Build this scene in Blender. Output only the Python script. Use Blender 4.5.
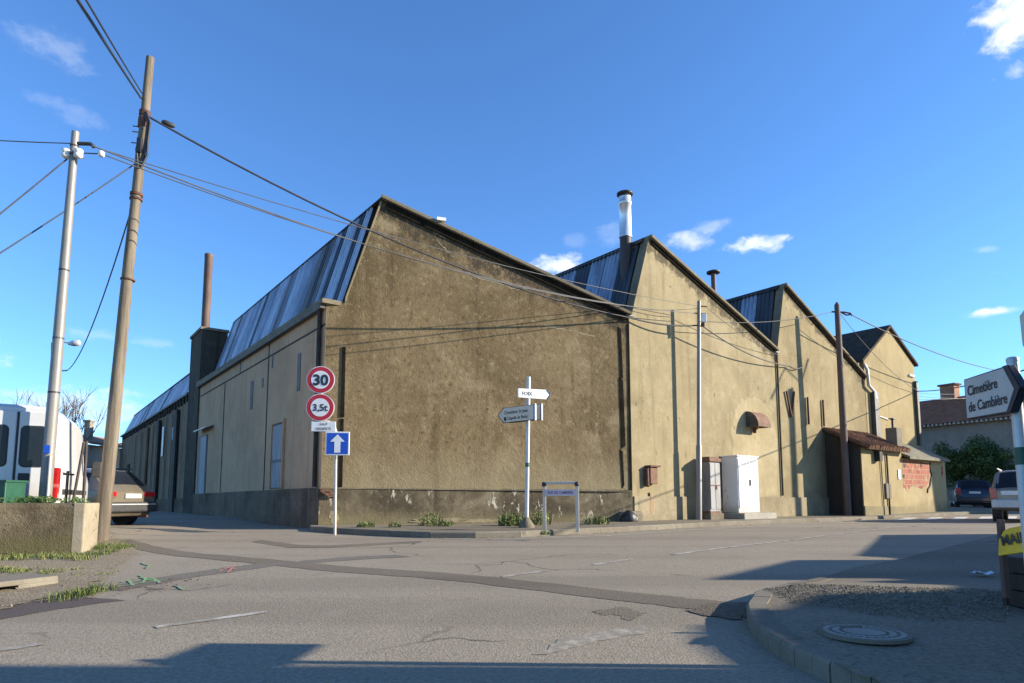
import bpy, bmesh, math, random
from mathutils import Vector, Matrix
random.seed(7)
rnd = random.random
uni = random.uniform
for o_ in list(bpy.data.objects):
    bpy.data.objects.remove(o_)
scene = bpy.context.scene
COL = scene.collection
rad = math.radians

# ------------------------------------------------------------------ camera
W, H, FPX, PITCH, CYP, CAMZ = 1024, 683, 650.0, rad(6.0), 430.0, 0.8
cam_d = bpy.data.cameras.new('camera')
cam = bpy.data.objects.new('camera', cam_d)
COL.objects.link(cam)
cam.location = (0, 0, CAMZ)
cam.rotation_euler = (rad(90) + PITCH, 0, 0)
cam_d.sensor_width = 36.0
cam_d.lens = 36.0 * FPX / W
cam_d.shift_y = (CYP - H / 2) / W
cam_d.clip_start = 0.05
cam_d.clip_end = 5000
scene.camera = cam

# ------------------------------------------------------------------ light and exposure
SUN_EL = rad(19.0)
SUN_H = Vector((0.99955, -0.030, 0))                     # horizontal direction towards the sun
SUN_DIR = Vector((SUN_H.x * math.cos(SUN_EL), SUN_H.y * math.cos(SUN_EL), math.sin(SUN_EL)))
sun_d = bpy.data.lights.new('sun', 'SUN')
sun_d.energy = 5.0
sun_d.angle = rad(0.5)
sun_d.color = (1.0, 0.90, 0.74)
sun = bpy.data.objects.new('sun', sun_d)
COL.objects.link(sun)
sun.rotation_euler = SUN_DIR.to_track_quat('Z', 'Y').to_euler()
sun.location = SUN_DIR * 80
scene.view_settings.view_transform = 'Standard'
scene.view_settings.look = 'None'
scene.view_settings.exposure = 1.03
scene.view_settings.gamma = 1.0
scene.view_settings.use_curve_mapping = False


class G:
    """tiny node-graph builder"""
    def __init__(s, tree):
        s.t = tree

    def n(s, typ, ins=None, **props):
        nd = s.t.nodes.new(typ)
        for k, v in props.items():
            setattr(nd, k, v)
        for k, v in (ins or {}).items():
            sock = nd.inputs[k]
            if hasattr(v, 'is_output'):
                s.t.links.new(v, sock)
            else:
                if isinstance(v, tuple) and len(v) == 3 and sock.type == 'RGBA':
                    v = v + (1,)
                sock.default_value = v
        return nd

    def m(s, op, a, b=0.0, c=None, clamp=False):
        ins = {0: a, 1: b}
        if c is not None:
            ins[2] = c
        nd = s.n('ShaderNodeMath', ins, operation=op)
        nd.use_clamp = clamp
        return nd.outputs[0]

    def ss(s, v, lo, hi, a=0.0, b=1.0):
        nd = s.n('ShaderNodeMapRange', {'Value': v, 'From Min': lo, 'From Max': hi, 'To Min': a, 'To Max': b},
                 interpolation_type='SMOOTHSTEP')
        return nd.outputs[0]

    def noise(s, vec, scale, detail=4.0, rough=0.55, dist=0.0):
        return s.n('ShaderNodeTexNoise', {'Vector': vec, 'Scale': scale, 'Detail': detail, 'Roughness': rough, 'Distortion': dist}).outputs[0]

    def map(s, vec, sc=(1, 1, 1), loc=(0, 0, 0)):
        return s.n('ShaderNodeMapping', {'Vector': vec, 'Scale': sc, 'Location': loc}).outputs[0]

    def mix(s, f, a, b, blend='MIX'):
        nd = s.n('ShaderNodeMix', data_type='RGBA', blend_type=blend)
        for i, v in ((0, f), (6, a), (7, b)):
            if hasattr(v, 'is_output'):
                s.t.links.new(v, nd.inputs[i])
            else:
                nd.inputs[i].default_value = (v + (1,)) if isinstance(v, tuple) and len(v) == 3 else v
        return nd.outputs[2]


# ------------------------------------------------------------------ pixel / ground helpers (used to lay the place out)
_f = Vector((0, math.cos(PITCH), math.sin(PITCH)))
_u = Vector((0, -math.sin(PITCH), math.cos(PITCH)))
_O = Vector((0, 0, CAMZ))


def ray(px, py):
    return _f + Vector((1, 0, 0)) * ((px - 512) / FPX) - _u * ((py - CYP) / FPX)


def sstep(a, b, x):
    t = max(0.0, min(1.0, (x - a) / (b - a)))
    return t * t * (3 - 2 * t)


def zg(x, y):
    k = 1.5
    a = (11 - y) / k
    z = -0.05 * k * (math.log1p(math.exp(a)) if a < 30 else a)
    z = max(z, -0.9)
    z += 0.28 * sstep(24, 40, y) * sstep(4, 16, x)
    z += 0.10 * sstep(-7.5, -9.5, x) * sstep(12.5, 16, y) * sstep(60, 30, y)
    return z


def gnd(px, py, up=0.0):
    d = ray(px, py)
    lo, hi = 0.5, 200.0
    for _ in range(50):
        mi = (lo + hi) / 2
        p = _O + d * mi
        if p.z > zg(p.x, p.y) + up:
            lo = mi
        else:
            hi = mi
    return _O + d * lo


def atY(px, py, Y):
    d = ray(px, py)
    return _O + d * (Y / d.y)


# ------------------------------------------------------------------ sky
world = bpy.data.worlds.new("World")
scene.world = world
world.use_nodes = True
wt = world.node_tree
wt.nodes.clear()
g = G(wt)
sky = g.n('ShaderNodeTexSky', sky_type='NISHITA', sun_disc=False)
sky.sun_elevation = SUN_EL
sky.sun_rotation = math.atan2(SUN_H.x, SUN_H.y)
sky.altitude = 300
sky.air_density = 1.0
sky.dust_density = 0.15
sky.ozone_density = 4.0
skyc = g.n('ShaderNodeHueSaturation', {'Color': sky.outputs[0], 'Hue': 0.5, 'Saturation': 1.0, 'Value': 1.0}).outputs[0]
skyc = g.mix(1.0, skyc, (.70, .965, 1.22), 'MULTIPLY')
gen = g.n('ShaderNodeTexCoord').outputs['Generated']
dirv = g.n('ShaderNodeVectorMath', {0: gen}, operation='NORMALIZE').outputs[0]
sep = g.n('ShaderNodeSeparateXYZ', {0: dirv})
az = g.m('ARCTAN2', sep.outputs[0], sep.outputs[1])
elv = g.m('ARCSINE', sep.outputs[2])
# soft white cumulus puffs: (azimuth, elevation, half width, half height) in degrees, density
nz = g.noise(g.map(dirv, (1, 1, 2.0)), 16, 5, 0.6)
nz2 = g.noise(g.map(dirv, (1, 1, 1.6), (3, 1, 2)), 42, 5, 0.62)
PUFFS = [(556, 266, 2.6, .9, .9), (578, 240, 1.6, .6, .10), (612, 234, 1.8, .9, .13), (690, 240, 2.4, .9, .6), (708, 228, 2.0, .6, .3),
         (757, 244, 2.7, .75, .9), (989, 312, 2.0, .40, .8), (1015, 20, 2.4, 2.5, 1.0), (1018, 70, .8, .6, .4),
         (55, 48, 2.6, 1.5, .17), (75, 118, 1.8, .8, .11), (55, 104, 2.2, .6, .13), (100, 335, 2.2, .5, .2), (150, 342, 1.8, .5, .16),
         (62, 400, 6.0, 1.4, .45), (110, 414, 4.5, 1.5, .45), (20, 408, 5.0, 1.2, .35), (985, 250, 1.0, .3, .2),
         (1190, 210, 7, 2.4, .9), (1320, 330, 8, 2.0, .8), (-180, 330, 9, 2.2, .7), (-330, 160, 8, 3.0, .8)]
acc = None
for (px, py, ra, re, dens) in PUFFS:
    d = ray(px, py).normalized()
    a0, e0 = math.atan2(d.x, d.y), math.asin(d.z)
    da = g.m('DIVIDE', g.m('SUBTRACT', az, a0), rad(ra))
    de = g.m('DIVIDE', g.m('SUBTRACT', elv, e0), rad(re))
    r2 = g.m('ADD', g.m('MULTIPLY', da, da), g.m('MULTIPLY', de, de))
    r = g.m('SQRT', r2)
    v = g.m('SUBTRACT', 1.05, r)
    v = g.m('ADD', v, g.m('MULTIPLY', g.m('SUBTRACT', nz, 0.5), 2.2))
    v = g.m('ADD', v, g.m('MULTIPLY', g.m('SUBTRACT', nz2, 0.5), 1.4))
    v = g.ss(v, 0.0, 0.9, 0.0, dens)
    acc = v if acc is None else g.m('MAXIMUM', acc, v)
cloudcol = g.mix(g.ss(nz2, .35, .65), (4.0, 4.5, 5.3), (5.2, 5.3, 5.4))
skymix = g.mix(acc, skyc, cloudcol)
bg = g.n('ShaderNodeBackground', {'Color': skymix, 'Strength': 0.118})
wo = g.n('ShaderNodeOutputWorld')
wt.links.new(bg.outputs[0], wo.inputs[0])

# ------------------------------------------------------------------ materials


def new_mat(name):
    m = bpy.data.materials.new(name)
    m.use_nodes = True
    m.node_tree.nodes.clear()
    return m, G(m.node_tree)


def finish(m, g, col, rough=0.85, metal=0.0, bump=None, bstr=0.3, bdist=0.02, spec=None, alpha=None, coat=None):
    ins = {'Base Color': col, 'Roughness': rough, 'Metallic': metal}
    p = g.n('ShaderNodeBsdfPrincipled', ins)
    if spec is not None:
        p.inputs['Specular IOR Level'].default_value = spec
    if coat is not None:
        p.inputs['Coat Weight'].default_value = coat
        p.inputs['Coat Roughness'].default_value = 0.08
    if bump is not None:
        b = g.n('ShaderNodeBump', {'Height': bump, 'Strength': bstr, 'Distance': bdist})
        m.node_tree.links.new(b.outputs[0], p.inputs['Normal'])
    out = g.n('ShaderNodeOutputMaterial')
    m.node_tree.links.new(p.outputs[0], out.inputs[0])
    return m


def simple(name, a, b=None, scale=6.0, rough=0.8, metal=0.0, bump=0.15, stretch=(1, 1, 1), lo=.35, hi=.65, world_pos=False, coat=None, spec=None):
    m, g = new_mat(name)
    if b is None:
        b = tuple(c * 0.8 for c in a)
    if world_pos:
        v = g.n('ShaderNodeNewGeometry').outputs['Position']
    else:
        v = g.n('ShaderNodeTexCoord').outputs['Object']
    v = g.map(v, stretch)
    n1 = g.noise(v, scale, 5, .6)
    n2 = g.noise(v, scale * 6, 3, .6)
    f = g.ss(g.m('ADD', g.m('MULTIPLY', n1, .75), g.m('MULTIPLY', n2, .25)), lo, hi)
    return finish(m, g, g.mix(f, a, b), rough, metal, n2 if bump else None, bump or 0, .01, coat=coat, spec=spec)


def plaster(name, base, dark, light, blot=.5, streak=.35, speck=.35, bump=.5, lines=(), low=None, grain=22.0, patches=None, pal=0.0, peel=None, big=.42, spk=5.5):
    """old roughcast render: blotches, vertical runs, specks; lines = [(normal, d, width, colour)] are stain bands along an edge;
    low = (z0, z1, colour) soiling band near the foot of the wall"""
    m, g = new_mat(name)
    P = g.n('ShaderNodeNewGeometry').outputs['Position']
    n_big = g.noise(P, big, 6, .62, .4)
    n_mid = g.noise(P, 2.1, 6, .65)
    n_run = g.noise(g.map(P, (2.6, 2.6, .18)), 1.0, 5, .6)
    n_fine = g.noise(P, grain, 3, .6)
    n_fine2 = g.noise(P, grain * 3.1, 2, .6)
    col = g.mix(g.ss(n_big, .35, .68, 0, blot), base, dark)
    col = g.mix(g.ss(n_mid, .45, .75, 0, .42), col, light)
    col = g.mix(g.ss(n_run, .52, .72, 0, streak), col, dark)
    col = g.mix(g.ss(n_fine, .55, .74, 0, speck), col, dark)
    col = g.mix(g.ss(n_fine, .44, .26, 0, speck * .8), col, light)
    if pal:
        n_p = g.noise(g.map(P, (1, 1, 1), (9, 4, 2)), .55, 5, .6, .5)
        col = g.mix(g.ss(n_p, .56, .70, 0, pal), col, light)
    n_m2 = g.noise(g.map(P, (1, 1, .7), (4, 4, 4)), 1.15, 7, .7, .8)
    col = g.mix(g.ss(n_m2, .50, .70, 0, blot * .45), col, dark)
    spots = g.noise(g.map(P, (1, 1, .6)), spk, 4, .7)
    col = g.mix(g.ss(spots, .62, .72, 0, .6), col, tuple(c * .35 for c in dark))
    if peel:
        pn = g.noise(g.map(P, (1, 1, .38), (2, 7, 1)), 5.2, 6, .68, .3)
        pm_ = g.noise(P, .9, 3, .5)
        col = g.mix(g.m('MULTIPLY', g.ss(pn, .575, .60, 0, .9), g.ss(pm_, .44, .52)), col, peel)
    sepP = g.n('ShaderNodeSeparateXYZ', {0: P})
    for (nv, d0, wid, c) in lines:
        dist = g.m('SUBTRACT', g.n('ShaderNodeVectorMath', {0: P, 1: tuple(nv)}, operation='DOT_PRODUCT').outputs['Value'], d0)
        jag = g.m('MULTIPLY', g.m('SUBTRACT', n_mid, .5), wid * 3.2)
        jag2 = g.m('MULTIPLY', g.m('SUBTRACT', spots, .5), wid * 2.2)
        f = g.ss(g.m('ADD', g.m('ADD', dist, jag), jag2), wid, wid * .55, 0, .9)
        f = g.m('MULTIPLY', f, g.ss(spots, .36, .5, .25, 1))
        col = g.mix(f, col, c)
    if low:
        z0, z1, c = low
        zz = g.m('ADD', sepP.outputs[2], g.m('MULTIPLY', g.m('SUBTRACT', n_mid, .5), (z1 - z0) * 1.6))
        col = g.mix(g.ss(zz, z1, z0, 0, .8), col, c)
    h = g.m('ADD', g.m('MULTIPLY', n_fine, .6), g.m('ADD', g.m('MULTIPLY', n_fine2, .5), g.m('MULTIPLY', n_mid, .8)))
    return finish(m, g, col, .93, 0, h, bump, .02, spec=.2)


def asphalt(name, a, b, c, scale=34.0, bump=.45, crack=True, big=.16):
    m, g = new_mat(name)
    P = g.n('ShaderNodeNewGeometry').outputs['Position']
    n1 = g.noise(P, scale, 4, .72)
    n2 = g.noise(P, big, 5, .6, .3)
    n3 = g.noise(P, 1.4, 6, .65)
    n4 = g.noise(g.map(P, (.35, .7, 1)), 3.5, 4, .6)
    col = g.mix(g.ss(n1, .33, .67), a, b)
    col = g.mix(g.ss(n2, .38, .66, 0, .45), col, c)
    col = g.mix(g.ss(n3, .5, .75, 0, .4), col, b)
    col = g.mix(g.ss(n4, .58, .75, 0, .3), col, a)
    trk = g.noise(g.n('ShaderNodeMapping', {'Vector': P, 'Rotation': (0, 0, -.64), 'Scale': (.05, .9, 1)}).outputs[0], 1.0, 3, .5)
    col = g.mix(g.ss(trk, .46, .66, 0, .38), col, tuple(x * .72 for x in a))
    oil = g.noise(P, .75, 2, .4)
    col = g.mix(g.ss(oil, .70, .80, 0, .45), col, tuple(x * .5 for x in a))
    wt_ = g.noise(P, .33, 4, .6, .6)
    col = g.mix(g.ss(wt_, .56, .66, 0, .28), col, b)
    vor = g.n('ShaderNodeTexVoronoi', {'Vector': P, 'Scale': scale * 1.9, 'Randomness': 1.0})
    col = g.mix(g.ss(vor.outputs['Distance'], .16, .05, 0, .45), col, tuple(min(1, x * 1.9) for x in b))
    col = g.mix(g.ss(n1, .36, .26, 0, .6), col, tuple(x * .35 for x in a))
    if crack:
        w = g.n('ShaderNodeVectorMath', {0: P, 1: (0, 0, 0)}, operation='ADD').outputs[0]
        nd = g.n('ShaderNodeTexNoise', {'Vector': P, 'Scale': .9, 'Detail': 4.0})
        off = g.n('ShaderNodeVectorMath', {0: nd.outputs['Color'], 'Scale': 1.6}, operation='SCALE').outputs[0]
        w = g.n('ShaderNodeVectorMath', {0: P, 1: off}, operation='ADD').outputs[0]
        ve = g.n('ShaderNodeTexVoronoi', {'Vector': w, 'Scale': .30}, feature='DISTANCE_TO_EDGE').outputs['Distance']
        cf = g.m('MULTIPLY', g.ss(ve, .010, .003, 0, .75), g.ss(n2, .48, .56))
        col = g.mix(cf, col, tuple(x * .3 for x in a))
    h = g.m('ADD', n1, g.m('MULTIPLY', vor.outputs['Distance'], .6))
    return finish(m, g, col, .9, 0, h, bump, .012, spec=.25)


def leafmat(name, a, b, scale=1.5):
    m, g = new_mat(name)
    P = g.n('ShaderNodeNewGeometry').outputs['Position']
    n1 = g.noise(P, scale, 4, .6)
    n2 = g.noise(P, scale * 9, 2, .6)
    col = g.mix(g.ss(g.m('ADD', g.m('MULTIPLY', n1, .6), g.m('MULTIPLY', n2, .4)), .36, .64), a, b)
    return finish(m, g, col, .6, 0, spec=.25)


MT = {}
MT['road'] = asphalt('road_asphalt', (.218, .182, .130), (.326, .278, .208), (.252, .214, .158), 30.0, .4)
MT['pave'] = asphalt('pavement_asphalt', (.135, .112, .078), (.240, .203, .145), (.28, .240, .172), 28, .5)
MT['trench'] = asphalt('trench_asphalt', (.120, .098, .072), (.200, .166, .122), (.16, .134, .10), 40, .4, False)
MT['newpatch'] = asphalt('patch_asphalt', (.125, .108, .086), (.200, .175, .142), (.16, .14, .115), 46, .4, False)
MT['redpatch'] = asphalt('reddish_asphalt', (.082, .064, .056), (.150, .122, .108), (.11, .09, .08), 46, .4, False)
MT['concrete'] = plaster('concrete', (.36, .335, .28), (.17, .155, .12), (.48, .45, .38), .6, .2, .3, .35, grain=30)
MT['kerb'] = plaster('kerb_concrete', (.21, .185, .14), (.10, .088, .064), (.31, .28, .22), .6, .2, .35, .4, grain=36)
MT['dirt'] = asphalt('dirt_gravel', (.185, .145, .092), (.33, .272, .185), (.235, .19, .125), 22, .8, False, .5)
MT['graveldark'] = asphalt('loose_gravel', (.085, .068, .046), (.22, .185, .135), (.13, .108, .075), 26, 1.0, False, .6)
MT['line'] = simple('road_paint', (.50, .475, .42), (.24, .212, .165), 5.5, .85, lo=.30, hi=.60, world_pos=True)
MT['zebra'] = simple('crossing_paint', (.66, .64, .59), (.52, .49, .43), 4.5, .8, world_pos=True)
MT['lineworn'] = simple('worn_road_paint', (.40, .37, .31), (.235, .205, .158), 5.0, .85, lo=.36, hi=.6, world_pos=True)
MT['scrape'] = simple('scraped_asphalt', (.36, .32, .25), (.225, .195, .148), 7, .9, lo=.40, hi=.55, world_pos=True)
MT['greenpaint'] = simple('green_spray', (.16, .42, .12), (.22, .24, .16), 9, .8, world_pos=True, lo=.4, hi=.55)
MT['redpaint'] = simple('red_spray', (.55, .16, .12), (.26, .19, .16), 9, .8, world_pos=True, lo=.4, hi=.6)
MT['white'] = simple('white_paint', (.80, .79, .76), (.70, .69, .65), 3, .45)
MT['signwhite'] = simple('sign_white', (.82, .82, .80), (.74, .74, .71), 7, .4, bump=0)
MT['signgrey'] = simple('grey_sign_back', (.74, .60, .44), (.63, .51, .37), 4, .5, bump=0)
MT['red'] = simple('sign_red', (.55, .018, .03), (.45, .015, .025), 5, .4, bump=0)
MT['blue'] = simple('sign_blue', (.012, .085, .50), (.01, .07, .42), 5, .4, bump=0)
MT['black'] = simple('black_paint', (.018, .018, .020), (.03, .03, .03), 5, .5)
MT['lettering'] = simple('dark_lettering', (.02, .022, .03), (.03, .03, .04), 5, .5, bump=0)
MT['lettering2'] = simple('violet_lettering', (.11, .08, .20), (.13, .1, .22), 5, .5, bump=0)
MT['galv'] = simple('galvanised_steel', (.62, .545, .45), (.50, .44, .37), 8, .5, .08, stretch=(1, 1, .25))
MT['alu'] = simple('grey_painted_metal', (.55, .55, .54), (.45, .45, .44), 8, .4, .2, stretch=(1, 1, .25))
MT['polegrey'] = simple('grey_metal_pole', (.26, .245, .22), (.19, .18, .16), 5, .5, .15, stretch=(1, 1, .15))
MT['steel'] = simple('stainless_steel', (.82, .82, .82), (.72, .73, .74), 4, .36, .55, bump=.03, stretch=(1, 1, .3))
MT['rust'] = simple('rusted_iron', (.17, .075, .045), (.085, .04, .028), 7, .8, .2)
MT['rustlight'] = simple('orange_rust', (.225, .115, .068), (.12, .065, .042), 5, .85)
MT['rustpipe'] = simple('brown_pipe', (.115, .07, .055), (.17, .11, .085), 4, .75, .2, stretch=(1, 1, .3))
MT['wood'] = simple('weathered_pole_wood', (.31, .255, .18), (.17, .135, .095), 10, .85, bump=.5, stretch=(1, 1, .07))
MT['woodpale'] = simple('grey_pole_wood', (.215, .175, .122), (.105, .082, .056), 12, .85, bump=.5, stretch=(1, 1, .06))
MT['wooddark'] = simple('creosoted_pole_wood', (.095, .058, .042), (.15, .10, .078), 9, .8, bump=.4, stretch=(1, 1, .08))
MT['cable'] = simple('cable_rubber', (.022, .022, .025), (.04, .04, .042), 3, .6)
MT['cablegrey'] = simple('bare_cable', (.12, .115, .11), (.08, .078, .075), 3, .5)
MT['ceramic'] = simple('white_ceramic', (.82, .80, .76), (.7, .68, .62), 6, .3)
MT['tar_shade'] = simple('black_tar_shade', (.010, .008, .006), (.022, .017, .012), 4, .95, world_pos=True, spec=.05)  # black for the tarred flashing and for painted recess shade
MT['darktrim'] = simple('tarred_trim', (.018, .014, .010), (.042, .033, .024), 3.5, .8, world_pos=True)
MT['coping'] = plaster('coping_concrete', (.21, .175, .115), (.09, .075, .05), (.32, .275, .19), .6, .1, .4, .5)
MT['gutter'] = simple('zinc_gutter', (.10, .095, .085), (.055, .05, .045), 3, .6, .3)
MT['tile'] = simple('brown_roof_tile', (.12, .060, .036), (.20, .108, .066), 2.2, .95, bump=.5, world_pos=True, spec=.1)
MT['slate'] = simple('dark_roof', (.050, .036, .026), (.085, .062, .044), 3, .95, bump=.5, world_pos=True, spec=.1)
MT['fibre'] = simple('lichen_fibre_cement', (.20, .175, .115), (.11, .10, .07), 3.0, .9, bump=.5, world_pos=True)
MT['paneA'] = simple('blue_grey_cladding', (.37, .42, .49), (.20, .225, .27), 2.2, .42, .45, stretch=(1, 1, .2), world_pos=True)
MT['paneB'] = simple('pale_cladding', (.50, .54, .59), (.30, .325, .365), 2.2, .38, .45, stretch=(1, 1, .2), world_pos=True)
MT['paneE'] = simple('mid_blue_cladding', (.25, .29, .36), (.15, .175, .215), 1.2, .45, .4, stretch=(1, 1, .2), world_pos=True)
MT['paneC'] = simple('dark_cladding', (.035, .04, .048), (.07, .075, .085), 1.2, .5, .3, stretch=(1, 1, .2), world_pos=True)
MT['paneD'] = simple('rusty_cladding', (.11, .10, .09), (.20, .195, .19), 1.8, .6, .3, stretch=(1, 1, .2), world_pos=True)
MT['glassdk'] = simple('dark_glass', (.010, .013, .018), (.016, .020, .027), 1, .08, 0, bump=0, spec=.25)
MT['shutter'] = simple('faded_blue_door', (.33, .335, .35), (.20, .20, .205), 3, .7, stretch=(1, 1, .15))
MT['shuttergap'] = simple('door_frame_grey', (.10, .10, .10), (.15, .148, .14), 4, .8)
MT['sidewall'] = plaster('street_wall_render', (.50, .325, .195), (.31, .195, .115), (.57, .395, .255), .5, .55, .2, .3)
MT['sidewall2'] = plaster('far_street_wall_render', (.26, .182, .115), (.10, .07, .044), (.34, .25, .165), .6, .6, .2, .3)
MT['brick'] = None
MT['tyre'] = simple('tyre_rubber', (.018, .018, .018), (.03, .029, .027), 8, .85)
MT['rim'] = simple('wheel_rim', (.30, .30, .30), (.22, .22, .22), 8, .4, .6)
MT['taillight'] = simple('red_lamp_lens', (.50, .015, .015), (.36, .01, .012), 12, .15, coat=.6, bump=0)
MT['plate'] = simple('number_plate', (.75, .75, .72), (.65, .65, .62), 9, .4, bump=0)
MT['plastic'] = simple('black_plastic', (.022, .022, .023), (.04, .039, .037), 9, .6)
MT['vanwhite'] = simple('white_van_paint', (.60, .59, .57), (.54, .53, .51), 1.5, .35, coat=.4, bump=0)
MT['olivecar'] = simple('olive_grey_car_paint', (.20, .168, .118), (.165, .14, .10), 1.5, .35, .3, coat=.5, bump=0)
MT['bluecar'] = simple('dark_blue_car_paint', (.012, .015, .032), (.02, .022, .04), 1.5, .3, .3, coat=.6, bump=0)
MT['beigecar'] = simple('grey_beige_car_paint', (.25, .215, .175), (.20, .175, .14), 1.5, .35, .4, coat=.5, bump=0)
MT['yellow'] = simple('yellow_board', (.85, .50, .01), (.75, .43, .01), 5, .45, bump=0)
MT['planter'] = simple('brown_boards', (.045, .027, .015), (.026, .016, .010), 6, .8, stretch=(1, 1, .2))
MT['green'] = simple('green_plastic', (.018, .09, .05), (.014, .07, .04), 5, .5)
MT['paper'] = simple('crumpled_paper', (.72, .75, .8), (.6, .63, .7), 12, .8, bump=.8)
MT['stone'] = plaster('rough_stone', (.20, .17, .12), (.09, .075, .05), (.30, .26, .19), .5, .1, .5, .8)
MT['bagblack'] = simple('black_bag', (.012, .012, .013), (.03, .03, .03), 9, .4, bump=.8)
MT['lowwall'] = plaster('mossy_low_wall', (.20, .155, .092), (.060, .045, .026), (.30, .245, .155), .95, .8, .6, 1.0, low=(.0, .35, (.13, .115, .05)))
MT['lowwallend'] = plaster('pale_low_wall', (.34, .29, .205), (.18, .145, .095), (.46, .40, .31), .5, .3, .3, .4)
MT['leafdk'] = leafmat('dark_leaf', (.028, .062, .016), (.105, .165, .045))
MT['leafgr'] = leafmat('grass_leaf', (.055, .085, .020), (.145, .165, .050), 3)
MT['leafye'] = leafmat('dry_weed_leaf', (.20, .20, .07), (.10, .13, .035), 3)
MT['bark'] = simple('bark', (.16, .125, .095), (.09, .07, .055), 8, .9, bump=.4, stretch=(1, 1, .3))
MT['cream'] = plaster('pale_house_render', (.50, .44, .35), (.36, .31, .24), (.60, .54, .45), .4, .2, .1, .2)
MT['greywall'] = plaster('grey_house_render', (.30, .255, .20), (.19, .16, .12), (.40, .35, .285), .5, .3, .2, .3)
MT['orangetile'] = simple('orange_roof_tile', (.36, .17, .09), (.24, .12, .07), 3, .85, bump=.4, world_pos=True)


def brickmat():
    m, g = new_mat('exposed_brick')
    P = g.n('ShaderNodeNewGeometry').outputs['Position']
    t = g.n('ShaderNodeVectorMath', {0: P, 1: (.802, .598, 0)}, operation='DOT_PRODUCT').outputs['Value']
    z = g.n('ShaderNodeSeparateXYZ', {0: P}).outputs[2]
    uv = g.n('ShaderNodeCombineXYZ', {0: t, 1: z}).outputs[0]
    b = g.n('ShaderNodeTexBrick', {'Vector': uv, 'Color1': (.22, .05, .028), 'Color2': (.31, .09, .052), 'Mortar': (.29, .175, .105), 'Scale': 1.0,
                                  'Mortar Size': .020, 'Brick Width': .42, 'Row Height': .23})
    n = g.noise(P, 3.2, 6, .68)
    col = g.mix(g.ss(n, .52, .66, 0, .85), b.outputs['Color'], (.34, .27, .155))
    return finish(m, g, col, .9, 0, b.outputs['Fac'], .4, .01)


MT['brick'] = brickmat()

# ------------------------------------------------------------------ mesh builder
XF = {}                                                  # world matrix of each built object


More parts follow.
